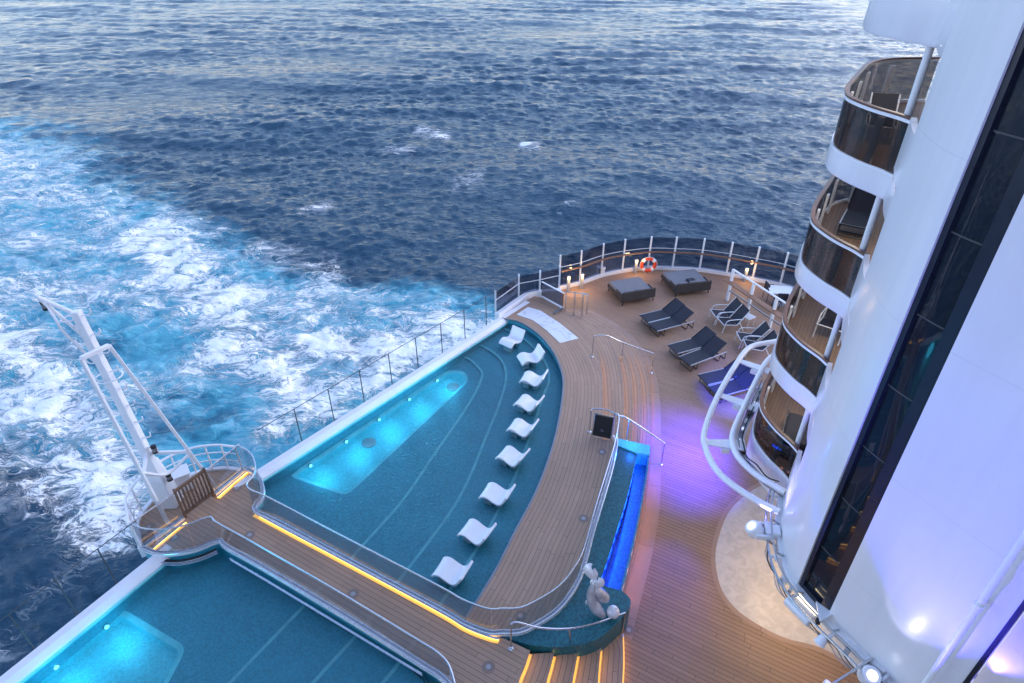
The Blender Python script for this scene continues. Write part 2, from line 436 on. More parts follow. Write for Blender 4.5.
# ------------------------------------------------------------------ sea
SEA_Z = -17.0
def build_sea():
    rng = np.random.default_rng(5)
    r1 = np.exp(np.arange(math.log(9), math.log(900), .0038)); r2 = np.exp(np.arange(math.log(900), math.log(30000), .05))[1:]
    R = np.concatenate([r1, r2])
    a = np.concatenate([np.linspace(-150, -52, 90, endpoint=False), np.linspace(-52, 52, 620), np.linspace(52, 150, 90)[1:]])
    A = np.radians(a)
    rr, aa = np.meshgrid(R, A, indexing='ij')
    X = rr*np.sin(aa); Y = rr*np.cos(aa)
    Z = np.zeros_like(X); DX = np.zeros_like(X); DY = np.zeros_like(X)
    fade_r = np.clip(rr*.0038, .05, None)
    patch = np.ones_like(X)
    for i in range(9):
        k = 2*PI/rng.uniform(40, 130); th = rng.uniform(0, 2*PI); patch += .11*np.sin(k*(X*np.cos(th)+Y*np.sin(th))+rng.uniform(0, 6))
    for i in range(150):
        lam = .9*(20/.9)**(rng.random()**1.15)
        th = math.radians(258) + rng.normal(0, .38 if lam > 7 else .75)
        k = 2*PI/lam; amp = .0135*lam**.34*rng.uniform(.4, 1.3)
        ph = k*(X*math.cos(th)+Y*math.sin(th)) + rng.uniform(0, 2*PI)
        at = np.clip((lam/fade_r-1.8)/3, 0, 1)
        sn = np.sin(ph); Z += amp*at*(sn+.22*np.cos(2*ph)*-1)
        DX += -amp*at*.8*math.cos(th)*np.cos(ph); DY += -amp*at*.8*math.sin(th)*np.cos(ph)
    patch = np.clip(patch, .35, 1.8); Z *= patch*.8; DX *= .8; DY *= .8
    for i in range(9):
        lam = rng.uniform(26, 75); th = math.radians(250)+rng.normal(0, .35); k = 2*PI/lam; ph = k*(X*math.cos(th)+Y*math.sin(th))+rng.uniform(0, 6)
        Z += .10*np.sin(ph); DX += -.10*math.cos(th)*np.cos(ph); DY += -.10*math.sin(th)*np.cos(ph)
    # wake: strokes of churned water given as points on the sea with half-widths
    def stroke(pts, rad, s, flat=1.0):
        D = np.zeros_like(X); P = []
        for i in range(len(pts)-1):
            (x0, y0), (x1, y1) = pts[i], pts[i+1]
            n = max(2, int(math.hypot(x1-x0, y1-y0)/(rad*.5)))
            P += [(x0+(x1-x0)*k/n, y0+(y1-y0)*k/n) for k in range(n)]
        P.append(pts[-1])
        for (px, py) in P:
            c = G(px, py, SEA_Z); sx = (G(px+1, py, SEA_Z)-c).length*rad; sy = (G(px, py+1, SEA_Z)-c).length*rad*flat
            q = ((X-c.x)/sx)**2+((Y-c.y)/sy)**2
            D = np.maximum(D, np.exp(-q))
        return s*D
    foam = np.zeros_like(X); aqua = np.zeros_like(X)
    for pts, rad, s in FOAM: foam = np.maximum(foam, stroke(pts, rad, s)) if s > 0 else foam
    for pts, rad, s in FOAM:
        if s < 0: foam = foam*(1+stroke(pts, rad, s))
    for pts, rad, s in AQUA:
        if s > 0: aqua = np.maximum(aqua, stroke(pts, rad, s))
    for pts, rad, s in AQUA:
        if s < 0: aqua = aqua*(1+stroke(pts, rad, s))
    # churn relief in the wake
    ch = np.zeros_like(X)
    for i in range(40):
        lam = rng.uniform(1.2, 7); k = 2*PI/lam; th = rng.uniform(0, 2*PI)
        ph = k*(X*math.cos(th)+Y*math.sin(th))+rng.uniform(0, 6)
        ch += .018*lam**.7*np.sin(ph+1.5*np.sin(.37*k*(X*math.sin(th)-Y*math.cos(th))))*np.clip((lam/fade_r-2)/3, 0, 1)
    act = np.clip(np.maximum(foam, aqua*.7), 0, 1)
    Z = Z*(1-.45*act) + ch*act*1.0 + foam*.2
    slope = np.clip(Z/1.1, -1, 1)
    nr, na = X.shape
    co = np.stack([X+DX, Y+DY, Z+SEA_Z], -1).reshape(-1, 3).astype(np.float32)
    i = np.arange(nr-1)[:, None]*na+np.arange(na-1)[None, :]
    quads = np.stack([i, i+na, i+na+1, i+1], -1).reshape(-1, 4)[:, ::-1].astype(np.int32)
    me = bpy.data.meshes.new('sea'); me.vertices.add(len(co)); me.vertices.foreach_set('co', co.ravel())
    nq = len(quads); me.loops.add(nq*4); me.loops.foreach_set('vertex_index', quads.ravel())
    me.polygons.add(nq); me.polygons.foreach_set('loop_start', np.arange(nq, dtype=np.int32)*4)
    me.update(calc_edges=True); me.validate()
    me.polygons.foreach_set('use_smooth', np.ones(nq, dtype=bool))
    for nm, arr in (('foam', foam), ('aqua', aqua), ('crest', slope)):
        at = me.attributes.new(nm, 'FLOAT', 'POINT'); at.data.foreach_set('value', arr.ravel().astype(np.float32))
    # normals up?
    if me.polygons[0].normal.z < 0: me.flip_normals()
    m, nt, p = mat('sea_water')
    tc = N(nt, 'ShaderNodeTexCoord')
    def att(nm): n = N(nt, 'ShaderNodeAttribute'); n.attribute_name = nm; return n.outputs['Fac']
    fo, aq, cr = att('foam'), att('aqua'), att('crest')
    def noise(sc, det=8.0, rgh=.6, dist=0.0, vec=None):
        n = setin(N(nt, 'ShaderNodeTexNoise'), Scale=sc, Detail=det, Roughness=rgh, Distortion=dist); nt.links.new(vec or tc.outputs['Object'], n.inputs['Vector']); return n.outputs['Fac']
    # wake frame: x runs aft along the flow, so the foam draws out into strings
    mpw = N(nt, 'ShaderNodeMapping'); mpw.inputs['Rotation'].default_value = (0, 0, math.radians(-150)); mpw.inputs['Scale'].default_value = (.55, 1.0, 1.0); nt.links.new(tc.outputs['Object'], mpw.inputs[0])
    def warp(vec, sc, amt, det=3.0):
        a = setin(N(nt, 'ShaderNodeTexNoise'), Scale=sc, Detail=det, Roughness=.6); nt.links.new(vec, a.inputs['Vector'])
        c = N(nt, 'ShaderNodeVectorMath', operation='SUBTRACT'); nt.links.new(a.outputs['Color'], c.inputs[0]); c.inputs[1].default_value = (.5, .5, .5)
        d_ = N(nt, 'ShaderNodeVectorMath', operation='MULTIPLY_ADD'); nt.links.new(c.outputs[0], d_.inputs[0]); d_.inputs[1].default_value = (amt, amt, 0); nt.links.new(vec, d_.inputs[2]); return d_.outputs[0]
    W1_ = warp(mpw.outputs[0], .16, 7.0); W_ = warp(W1_, .75, 1.5)
    big = noise(.13, 6, .62, .5, mpw.outputs[0])
    mid = noise(.50, 9, .70, .6, W1_)
    fine = noise(3.0, 8, .75, .3, W_)
    def web(sc, lo):
        v = setin(N(nt, 'ShaderNodeTexVoronoi', feature='DISTANCE_TO_EDGE'), Scale=sc); nt.links.new(W_, v.inputs['Vector']); return v.outputs['Distance']
    e1, e2 = web(.34, 0), web(.95, 0)
    dens = math_(nt, 'ADD', math_(nt, 'MULTIPLY', fo, 1.12), math_(nt, 'MULTIPLY', math_(nt, 'SUBTRACT', big, .5), 1.7))
    d2_ = math_(nt, 'ADD', dens, math_(nt, 'MULTIPLY', math_(nt, 'SUBTRACT', mid, .5), 2.5))
    d2_ = math_(nt, 'ADD', d2_, math_(nt, 'MULTIPLY', math_(nt, 'SUBTRACT', fine, .5), 2.6))
    d2_ = math_(nt, 'ADD', d2_, math_(nt, 'MULTIPLY', math_(nt, 'SUBTRACT', noise(9.0, 4, .65, .2, W_), .5), 1.3))
    gate = math_(nt, 'MULTIPLY_ADD', fo, 4.0, -.25, clamp=True)
    solid = math_(nt, 'MULTIPLY_ADD', d2_, 2.7, -1.42, clamp=True)
    th1 = math_(nt, 'MULTIPLY_ADD', dens, .30, -.02, clamp=True); th2 = math_(nt, 'MULTIPLY_ADD', dens, .34, -.08, clamp=True)
    l1 = math_(nt, 'SUBTRACT', 1.0, math_(nt, 'DIVIDE', e1, math_(nt, 'ADD', th1, .0001)), clamp=True)
    l2 = math_(nt, 'SUBTRACT', 1.0, math_(nt, 'DIVIDE', e2, math_(nt, 'ADD', th2, .0001)), clamp=True)
    lace = math_(nt, 'MULTIPLY', math_(nt, 'MAXIMUM', l1, l2), math_(nt, 'MULTIPLY_ADD', mid, 3.2, -1.0, clamp=True))
    lace = math_(nt, 'MULTIPLY', lace, math_(nt, 'MULTIPLY_ADD', fine, 1.7, -.35, clamp=True))
    fm = math_(nt, 'MULTIPLY', math_(nt, 'MAXIMUM', solid, lace), gate, clamp=True)
    # whitecaps far off
    wc = noise(.045, 3, .5); wc2 = noise(.5, 6, .7, .5)
    cap = math_(nt, 'MULTIPLY', math_(nt, 'MULTIPLY_ADD', wc, 16.0, -10.9, clamp=True), math_(nt, 'MULTIPLY_ADD', wc2, 8.0, -4.2, clamp=True))
    cap = math_(nt, 'MULTIPLY', cap, math_(nt, 'MULTIPLY_ADD', cr, 3.0, -.35, clamp=True))
    fm = math_(nt, 'MAXIMUM', fm, math_(nt, 'MULTIPLY', cap, .8))
    aqn = math_(nt, 'MULTIPLY', aq, math_(nt, 'MULTIPLY_ADD', big, 1.6, .22), clamp=True)
    edge_ = math_(nt, 'ADD', math_(nt, 'MULTIPLY', aq, 1.25), math_(nt, 'ADD', math_(nt, 'MULTIPLY', math_(nt, 'SUBTRACT', big, .5), 1.0), math_(nt, 'MULTIPLY', math_(nt, 'SUBTRACT', mid, .5), 1.0)))
    edge_ = math_(nt, 'MULTIPLY', math_(nt, 'MULTIPLY_ADD', edge_, 1.9, -.62, clamp=True), math_(nt, 'MULTIPLY', aq, 5.0, clamp=True))
    aqn = math_(nt, 'MULTIPLY', edge_, math_(nt, 'MULTIPLY_ADD', mid, .8, .42), clamp=True)
    r = ramp(nt, aqn, [(0, SEAC[0]), (.35, SEAC[1]), (.7, SEAC[2]), (1, SEAC[3])])
    crm = math_(nt, 'MULTIPLY_ADD', cr, .5, .4, clamp=True)
    base = mixc(nt, math_(nt, 'MULTIPLY', crm, .5), r.outputs[0], SEAC[4], 'ADD')
    col = mixc(nt, fm, base, (.95, .94, .90))
    nt.links.new(col, p.inputs['Base Color'])
    nt.links.new(math_(nt, 'MULTIPLY_ADD', fm, .45, .12), p.inputs['Roughness'])
    p.inputs['IOR'].default_value = 1.33; p.inputs['Specular IOR Level'].default_value = .30
    mps = N(nt, 'ShaderNodeMapping'); mps.inputs['Rotation'].default_value = (0, 0, math.radians(12)); mps.inputs['Scale'].default_value = (.5, 1.0, 1.0); nt.links.new(tc.outputs['Object'], mps.inputs[0]); V_ = mps.outputs[0]
    n1 = noise(1.7, 8, .62, .35, V_); n2 = noise(.55, 6, .6, .35, V_); n3 = noise(.16, 6, .62, .3, V_)
    h = math_(nt, 'ADD', math_(nt, 'MULTIPLY', n1, .32), math_(nt, 'MULTIPLY', n2, .62)); h = math_(nt, 'ADD', h, math_(nt, 'MULTIPLY', n3, 1.5)); h = math_(nt, 'ADD', h, math_(nt, 'MULTIPLY', fm, .10))
    b = setin(N(nt, 'ShaderNodeBump'), Strength=.85, Distance=.9); nt.links.new(h, b.inputs['Height']); nt.links.new(b.outputs[0], p.inputs['Normal'])
    me.materials.append(m)
    o = bpy.data.objects.new('sea', me); COL.objects.link(o); struct(o)
# strokes: (points, half-width in reading units, strength)
FOAM = [
 ([(-60,160),(0,172),(40,180),(75,205),(110,225)], 26, .62),
 ([(-60,200),(0,225),(60,250),(120,262)], 24, .50),
 ([(-80,270),(0,285),(80,290),(150,300)], 30, .62),
 ([(150,235),(175,262),(205,290),(235,320),(262,350),(290,380)], 30, .86),
 ([(190,240),(215,236)], 10, .6),
 ([(230,340),(275,365),(300,400),(330,395)], 38, .95),
 ([(300,345),(350,350),(400,340),(440,325),(475,330)], 24, .78),
 ([(300,300),(360,302),(410,312)], 20, .55),
 ([(380,360),(420,345),(455,330)], 26, .92),
 ([(215,300),(300,330),(260,300)], 26, .62),
 ([(270,430),(330,400),(400,362),(465,332)], 20, .88),
 ([(-60,330),(0,345),(30,372),(58,402),(80,432),(105,462),(130,500)], 26, .95),
 ([(-60,400),(0,400),(40,425),(70,460),(110,500),(125,520)], 34, .86),
 ([(-60,470),(0,470),(60,500),(90,520)], 26, .70),
 ([(-40,660),(10,640),(50,590)], 30, .28),
 ([(60,440),(60,510),(90,560)], 30, .30),
 ([(60,350),(110,330),(100,400),(200,400)], 26, .40),
 ([(150,420),(220,420),(250,440)], 24, .32),
 ([(340,300),(330,270),(250,255)], 18, .36),
 ([(446,138),(420,131)], 6.5, .66), ([(536,148),(524,146)], 5, .66), ([(560,205),(575,200)], 7, .4), ([(300,215),(325,208)], 8, .45), ([(410,150),(390,148)], 8, .42),
 ([(460,185),(480,178)], 10, .35),
 ([(205,410),(215,440)], 30, -.5), ([(90,350),(120,372)], 14, -.35), ([(15,545),(50,560)], 24, -.55), ([(175,400),(205,420),(220,432)], 22, -.45),
]
AQUA = [
 ([(-80,160),(0,180),(60,215),(150,250),(220,290),(300,320),(400,320),(470,330)], 44, .95),
 ([(-80,260),(0,290),(120,310),(200,340),(280,390),(330,400)], 60, 1.0),
 ([(-80,350),(0,360),(80,420),(130,480),(200,470),(250,450),(300,440),(420,370)], 55, .95),
 ([(60,350),(140,390),(200,420),(250,455)], 40, .75),
 ([(-60,640),(0,620),(60,600)], 40, .30),
 ([(20,530),(60,560),(90,600)], 34, -.75), ([(-20,560),(0,600)], 40, -.7),
 ([(175,400),(215,425)], 26, -.32), ([(75,345),(100,360)], 18, -.3),
]
SEAC = [(.016, .054, .090), (.022, .125, .185), (.042, .25, .33), (.16, .50, .58), (.012, .026, .042)]
build_sea()
# ------------------------------------------------------------------ decks
ZU = .85          # upper deck
ZW = .64          # pool water
AX = Vector((math.cos(math.radians(150)), math.sin(math.radians(150)), 0))   # aft
AY = Vector((-AX.y, AX.x, 0))
def uv_ship(p): return (p.x*AY.x+p.y*AY.y, p.x*AX.x+p.y*AX.y)

RAILPX = [(559,289),(579.5,284),(601,276.5),(622,272),(647.5,269),(672,269.5),(699,271),(726,275),(752,280),(779.5,286),(806,295),(832,308)]
rail_curve = smooth(GG(RAILPX, 0), 90)
# lounge deck
outer = offset(rail_curve, .22)
main_poly = [G(541,293,0)] + outer + [Vector((15.5, 17, 0)), Vector((17, 10, 0)), Vector((17, -6, 0)), Vector((-3, -6, 0)), Vector((-1.0, 5, 0)), Vector((1.0, 9.5, 0)), Vector((2.2, 13, 0)), Vector((2.6, 17, 0)), Vector((1.6, 21, 0))]
struct(MB().poly(main_poly, 0, uv_ship).build('lounge_deck', TEAK))

# pool edge curve (wood surround side), top to bottom
PE = smooth(GG([(502,318),(520,322),(538,333.5),(553,351),(562,372),(563,392),(558,425),(549,458),(535,494),(516,530),(498,566),(482,593),(466,618)], ZU), 90)
# steps down to the lounge deck
EDGE = [
 [(567,312.5),(585,330),(596,350),(601,372),(602,395),(602,418),(601,440)],
 [(571,312),(597,328),(614,349),(621,372),(623,400),(622.5,420),(622,441)],
 [(575,311.5),(603,327),(621,347),(630,372),(632,400),(632,420),(630.5,442)],
 [(579,311),(609,326.5),(628,347),(638,372),(641,400),(641,420),(639,443.5)],
 [(583,310.5),(615,327),(636,347),(647,372),(650,400),(650.5,422),(649,446)]]
ZS = [.85, .68, .51, .34, .17, 0.0]
EC = [smooth(GG(e, ZS[i]), 60) for i, e in enumerate(EDGE)]
# surround between pool edge and first step / the water channel
RB = smooth(GG([(617,440),(613,467),(604,498),(594,530),(582,573),(570,595.5),(556.5,611.5),(538.5,623.5),(520.5,632),(502,632.5),(488.7,633),(466,624)], ZU), 80)
R1 = EC[0] + [p for p in RB if p.y < EC[0][-1].y]
R1 = [G(541.5,297.5,ZU), G(553,303,ZU)] + R1
R1 = resample(R1, 140)
Pq = resample([G(502,316.5,ZU)] + PE, 140)
def uv_pe(p):
    q = Vector((p.x, p.y, 0)); return (dist_to(PE, q), nearest_s(PE, q))
m = MB()
m.strip(Pq, R1, 10, uv_pe)
m.poly([G(502,316.5,ZU), G(522,303,ZU), G(534,296,ZU), G(541.5,297.5,ZU), ], ZU-.004, uv_ship)
struct(m.build('pool_surround_deck', TEAKU))
# first flight of curved steps
st = thing('curved_steps', 'wide curved teak steps fanning from the pool surround down to the lounge deck', 'steps', EC[2][30])
for k in range(1, 5):
    A = EC[k-1]; B = EC[k]
    A_ = setz(A, ZS[k]); 
    def uvk(p, A=A): q = Vector((p.x, p.y, 0)); return (dist_to(A, q)+.03, nearest_s(A, q))
    mm = MB().strip(A_, setz(B, ZS[k]), 2, uvk)
    B0 = setz(B, ZS[k]); B1 = setz(B, ZS[k+1]); mm.strip(B0, B1, 1, lambda p: (.05, p.x))
    mm.build('step', TEAKU, st)
mm = MB().strip(EC[0], setz(EC[0], ZS[1]), 1, lambda p: (.05, p.x)); mm.build('riser', TEAKU, st)
AMB2 = emit('step_amber_led', (1.0, .58, .14), 2.0)
GOLD = emit('faint_amber_led', (1.0, .55, .18), 1.0)
# bridge between the pools with the aft landing
ARC = [(241.5,472),(223,470),(198,474),(169.7,487),(149,506),(139,522),(143,549),(157.4,554.5),(176,554.5),(196.4,550.5),(219,542.2)]
LE = [(227,548.5),(266,570.5),(423,666),(440,676),(452,690),(460,720)]
RE = [(488.7,634.6),(465,625.7),(441,611),(280,524.8),(254.8,511),(262,499.7),(263,489.5),(257.9,477),(245.5,469.5)]
bp = smooth(GG(ARC, ZU), 50) + GG(LE, ZU) + GG([(508,720),(517,683),(524,665),(529,650),(505,639)], ZU) + GG(RE, ZU)
br = thing('footbridge', 'teak footbridge between the two pools ending in a round landing at the stern', 'bridge', G(330,580,ZU))
MB().poly(bp, ZU, uv_ship).build('deck', TEAKU, br)
mm = MB(); n = len(bp)
for i in range(n):
    a, b = bp[i], bp[(i+1) % n]
    mm.add([(a.x,a.y,-.6),(b.x,b.y,-.6),(b.x,b.y,ZU-.004),(a.x,a.y,ZU-.004)], [(0,1,2,3)])
mm.build('side_wall', MOSA, br, smooth=False)
# amber light strips on the bridge deck, each with a glowing band for its spill
def ledstrip(px, w, parent, side, z=ZU, m_=None):
    c = smooth(GG(px, z), 60)
    MB().profile(c, [(0, z+.012), (side*.018, z+.012), (side*.018, z+.045), (0, z+.045)]).build('light_strip', m_ or AMBER, parent)
    MB().profile(c, [(side*.02, z+.004), (side*w*.75, z+.004), (side*w*.75, z+.010), (side*.02, z+.010)]).build('floor_glow', AMBF, parent)  # lit deck beside the strip, drawn as a glowing band
    MB().profile(c, [(-side*.02, z+.046), (side*.028, z+.046), (side*.028, z+.062), (-side*.02, z+.062)]).build('strip_cover', STEEL, parent)
def nosed(parent, lo, z, side, m_, f0=0, f1=1):
    MB().profile(lo, [(-.03*side, z-.026), (.03*side, z-.026), (.03*side, z+.003), (-.03*side, z+.003)]).build('nosing', TEAKN, parent)
    q = sub(lo, plen(lo)*f0, plen(lo)*f1)
    MB().profile(q, [(.002*side, z-.06), (.022*side, z-.06), (.022*side, z-.028), (.002*side, z-.028)]).build('step_light', m_, parent)
    if m_ is not GOLD: MB().profile(q, [(.005*side, z-.165), (.075*side, z-.165), (.075*side, z-.157), (.005*side, z-.15)]).build('floor_glow', AMBF, parent)  # lit tread below the nosing, drawn as a glowing band
TEAKN = paint('teak_nosing', (.40, .26, .18), .55, var=.15, scale=6)
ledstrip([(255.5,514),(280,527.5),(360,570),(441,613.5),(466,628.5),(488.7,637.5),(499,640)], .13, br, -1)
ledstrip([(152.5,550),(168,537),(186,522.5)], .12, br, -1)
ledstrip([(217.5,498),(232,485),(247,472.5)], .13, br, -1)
# grille slots in the bridge side
sg = smooth(GG([(160,561.5),(180,562),(200,557.5),(217,550.5)], .72), 24)
MB().wall(sg, .68, .76, .10).build('vent_slot', BLACK, br)
for zz in (.67, .72, .77): MB().tube(setz(offset(sg, -.06), zz), .012, 6).build('vent_bar', STEEL, br)
lg = GG([(231,558),(266,578.5),(330,617),(423,673)], .72)
for zz in (.67, .74): MB().tube(setz(offset(resample(lg, 20), -.03), zz), .018, 6).build('trim_bar', STEEL, br)

for k in range(5):
    lo = EC[k]; side = 1 if (lo[30]-lo[29]).cross(EC[4][30]-EC[0][30]).z > 0 else -1
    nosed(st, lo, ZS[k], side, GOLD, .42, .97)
# second flight: five steps from the bridge head
E2 = [[(529,650),(524,665),(517,683),(509,720)], [(553,652.5),(549,668),(545,683),(538,720)], [(577,651),(574,667),(571,683),(566,720)], [(600,644.5),(598,664),(596.5,683),(594,720)], [(621.5,633),(622,660),(621,683),(619,720)]]
EC2 = [smooth(GG([e[0], *e[1:]], ZS[i]), 30) for i, e in enumerate(E2)]
st2 = thing('curved_steps', 'short flight of teak steps with bright amber edges below the round podium', 'steps', EC2[2][10])
for k in range(1, 5):
    A = setz(EC2[k-1], ZS[k]); B = setz(EC2[k], ZS[k])
    mm = MB().strip(A, B, 2, lambda p, A=EC2[k-1]: (dist_to(A, Vector((p.x, p.y, 0)))+.02, nearest_s(A, p)))
    mm.strip(B, setz(B, ZS[k+1]), 1, lambda p: (.05, p.x)); mm.build('step', TEAKU, st2)
MB().strip(EC2[0], setz(EC2[0], ZS[1]), 1, lambda p: (.05, p.x)).build('riser', TEAKU, st2)
for k in range(5):
    lo = EC2[k]; side = 1 if (lo[-1]-lo[0]).cross(EC2[4][10]-EC2[0][10]).z > 0 else -1
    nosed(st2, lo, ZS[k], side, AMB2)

# deck beyond the bridge head (below the frame) and left-hand surround
struct(MB().poly(GG([(460,720),(508,720),(500,900),(380,900)], ZU), ZU-.004, uv_ship).build('forward_deck', TEAKU))

# ------------------------------------------------------------------ pools
def pool_floor(pts, z, name, m_): return struct(MB().poly(pts, z).build(name, m_))

ZF = [.47, .40, .33, .26]
LCc = smooth(GG([(474,321.5),(491,325),(512,332),(530,344),(545,362),(549,380),(543.7,395),(532.7,428),(515,476.6),(493,520.5),(478,547),(438,608),(420,637)], ZF[0]), 70)
LBc = smooth(GG([(450,336),(469,341),(488,349),(502,361),(506,377),(500,402),(488,432),(458,500),(398,582),(362,632)], ZF[1]), 70)
LAc = smooth(GG([(430,351),(451,353),(468,358.5),(477,366),(482,376),(470,402),(436,452),(403,500),(364,544),(320,594)], ZF[2]), 70)
def inside_aft(P, marg=.12):
    """keep a step line inboard of the stern coping"""
    a = CO[0]; nn = Vector((-d.y, d.x, 0))*SGN; out = []
    for p in P:
        k = (p-a).dot(nn)
        out.append(p+nn*(marg-k) if k < marg else p)
    return out
def well_pts(px, z, rad=.25, n=5):
    P = GG(px, z); out = []
    m = len(P)
    for i in range(m):
        a, b, c = P[i-1], P[i], P[(i+1) % m]
        r = min(rad, (a-b).length*.4, (c-b).length*.4)
        p0 = b+(a-b).normalized()*r; p1 = b+(c-b).normalized()*r
        for k in range(n):
            t = k/(n-1); out.append(p0*(1-t)**2+b*2*t*(1-t)+p1*t*t)
    return out
def well(px, zt, zb, parent_name):
    """deep lit trough: rim of pale tile, sides and floor"""
    W = well_pts(px, zt)
    area = sum(W[i].x*W[(i+1) % len(W)].y-W[(i+1) % len(W)].x*W[i].y for i in range(len(W)))
    if area < 0: W.reverse()
    n = len(W); cl = W+[W[0]]
    inn = [p for p in offset(W+[W[0], W[1]], .14)[1:n+1]]
    inn = [W[i] + ((lambda t: Vector((-t.y, t.x, 0)))((W[(i+1) % n]-W[i-1]).normalized()))*.14 for i in range(n)]
    mm = MB()
    for i in range(n):
        a, b, c, d = W[i], W[(i+1) % n], inn[(i+1) % n], inn[i]
        mm.add([a, b, setz([c], zt-.05)[0], setz([d], zt-.05)[0]], [(0,1,2,3)])
    struct(mm.build('pool_step_edge', NOSE, smooth=False, fix=False))
    mm = MB()
    for i in range(n):
        c, d = inn[(i+1) % n], inn[i]
        mm.add([(d.x,d.y,zt-.05),(c.x,c.y,zt-.05),(c.x,c.y,zb),(d.x,d.y,zb)], [(3,2,1,0)])
    mm.poly(inn, zb)
    struct(mm.build('pool_well', MOSD, smooth=False, fix=False))
    return W
def poly_hole(outer, hole, z, n=240):
    """flat ring between a pool outline and the well sunk in it"""
    c = sum((Vector((p.x, p.y)) for p in hole), Vector((0, 0)))/len(hole)
    def hit(loop, a):
        dx, dy = math.cos(a), math.sin(a); best = 0
        for i in range(len(loop)):
            p, q = loop[i], loop[(i+1) % len(loop)]
            ex, ey = q.x-p.x, q.y-p.y; den = dx*ey-dy*ex
            if abs(den) < 1e-9: continue
            wx, wy = p.x-c.x, p.y-c.y
            t = (wx*ey-wy*ex)/den; u = (wx*dy-wy*dx)/den
            if t > 0 and -1e-6 <= u <= 1+1e-6: best = max(best, t)
        return Vector((c.x+dx*best, c.y+dy*best, z))
    A = [hit(hole, 2*PI*k/n) for k in range(n+1)]; B = [hit(outer, 2*PI*k/n) for k in range(n+1)]
    m = MB()
    for k in range(n): m.add([A[k], B[k], B[k+1], A[k+1]], [(0,1,2,3)])
    return m
def terrace(A, B, z):
    A = resample(setz(A, z), 90); B = resample(setz(B, z), 90); return MB().strip(A, B, 2)
def nosing(c, z, z2):
    """pale tile line on the lip of an underwater step, with its riser"""
    cc = setz(c, z)
    mm = MB().profile(cc, [(-.045, z-.01), (.045, z-.01), (.045, z+.008), (-.045, z+.008)])
    struct(mm.build('pool_step_edge', NOSE))
    mr = MB()
    for i in range(len(c)-1):
        a, b = c[i], c[i+1]; mr.add([(a.x,a.y,z),(b.x,b.y,z),(b.x,b.y,z2),(a.x,a.y,z2)], [(0,1,2,3)])
    struct(mr.build('pool_riser', MOSA))

# ---- larger pool, beside the surround
CO = [G(250,474,.86), G(526,300.5,.86)]          # outer line of the aft coaming
d = (CO[1]-CO[0]).normalized(); CO[0] = CO[0]-d*.6
IN0 = G(262.2,477.3,.66)
CW = abs((IN0-CO[0]).cross(d).z)
basin = [CO[0]+Vector((d.y,-d.x,0))*.1, CO[1]+Vector((d.y,-d.x,0))*.1] 
if (basin[0]-CO[0]).dot(IN0-CO[0]) < 0: basin = [CO[0]*2-basin[0], CO[1]*2-basin[1]]
SGN = 1 if Vector((-d.y, d.x, 0)).dot(IN0-CO[0]) > 0 else -1
basinL = basin + [p for p in PE[2:]] + [G(455,630,ZU), G(430,618,ZU), G(280,535,ZU), G(240,512,ZU)]
WELL1 = [(288,476),(347,496),(469,381),(465,371),(447,370)]
W1 = well(WELL1, ZF[3], .0, 'a')
struct(poly_hole(basinL, W1, ZF[3]).build('pool_floor', MOSA, smooth=False))
PEi, LCc, LBc, LAc = [inside_aft(q) for q in (PE[2:], LCc, LBc, LAc)]
struct(terrace(PEi, LCc, ZF[0]).build('pool_terrace', MOSA)); struct(terrace(LCc, LBc, ZF[1]).build('pool_terrace', MOSA)); struct(terrace(LBc, LAc, ZF[2]).build('pool_terrace', MOSA))
nosing(LCc, ZF[0], ZF[1]); nosing(LBc, ZF[1], ZF[2]); nosing(LAc, ZF[2], ZF[3])
mm = MB()
for i in range(len(PE)-1):
    a, b = PE[i], PE[i+1]; mm.add([(a.x,a.y,ZF[0]),(b.x,b.y,ZF[0]),(b.x,b.y,ZU),(a.x,a.y,ZU)], [(0,1,2,3)])
struct(mm.build('pool_wall', MOSA))
struct(MB().profile(PE, [(-.03,ZU-.05),(-.03,ZU+.012),(.03,ZU+.012),(.03,ZU-.05)]).build('pool_edge_trim', DSTEEL))
struct(MB().poly(basinL, ZW).build('pool_water', POOLW, smooth=False))
def coaming(P, side, w, name, label):
    t = thing(name, label, 'parapet', P[0])
    MB().profile(resample(P, 12), [(0,.1),(0,.86),(side*w*.6,.86),(side*w*.66,.84),(side*w,.74),(side*w,.68),(side*w*.5,.1)]).build('coping', WHITE, t, bevel=.01)
    MB().profile(resample(offset(P, side*(w-.03)), 12), [(0,.20),(0,.66),(-side*.1,.66),(-side*.1,.20)]).build('pool_face', MOSA, t)
    MB().profile(resample(offset(P, side*(w+.0)), 12), [(0,.60),(0,.675),(side*.03,.675),(side*.03,.60)]).build('tile_face', NOSE, t)
    return t
coaming(CO, SGN, min(max(CW, .35), .62), 'pool_parapet', 'white coping along the stern edge of the larger pool beneath the clear glass')

# ---- smaller pool at bottom left
CO2 = [G(-190,827.7,.86), G(150,557.3,.86)]
d2 = (CO2[1]-CO2[0]).normalized(); CO2[1] = CO2[1]+d2*.5
coaming(CO2, SGN, min(max(CW, .35), .62), 'pool_parapet', 'white coping along the stern edge of the smaller pool at the bottom left')
nrm2 = Vector((-d2.y, d2.x, 0))*SGN
b2 = [CO2[0]+nrm2*.1, CO2[1]+nrm2*.1] + GG([(176,548),(197,545),(219,537),(227,543),(266,565),(423,661),(440,690)], ZU)
b2 += [G(440,800,ZU), G(300,960,ZU), G(0,1100,ZU)]
WELL2 = [(-70,760),(60,800),(165,690),(187,647),(122,608)]
W2 = well(WELL2, ZF[3], .0, 'b')
struct(poly_hole(b2, W2, ZF[3]).build('pool_floor', MOSA, smooth=False))
struct(MB().poly(b2, ZW).build('pool_water', POOLW, smooth=False))
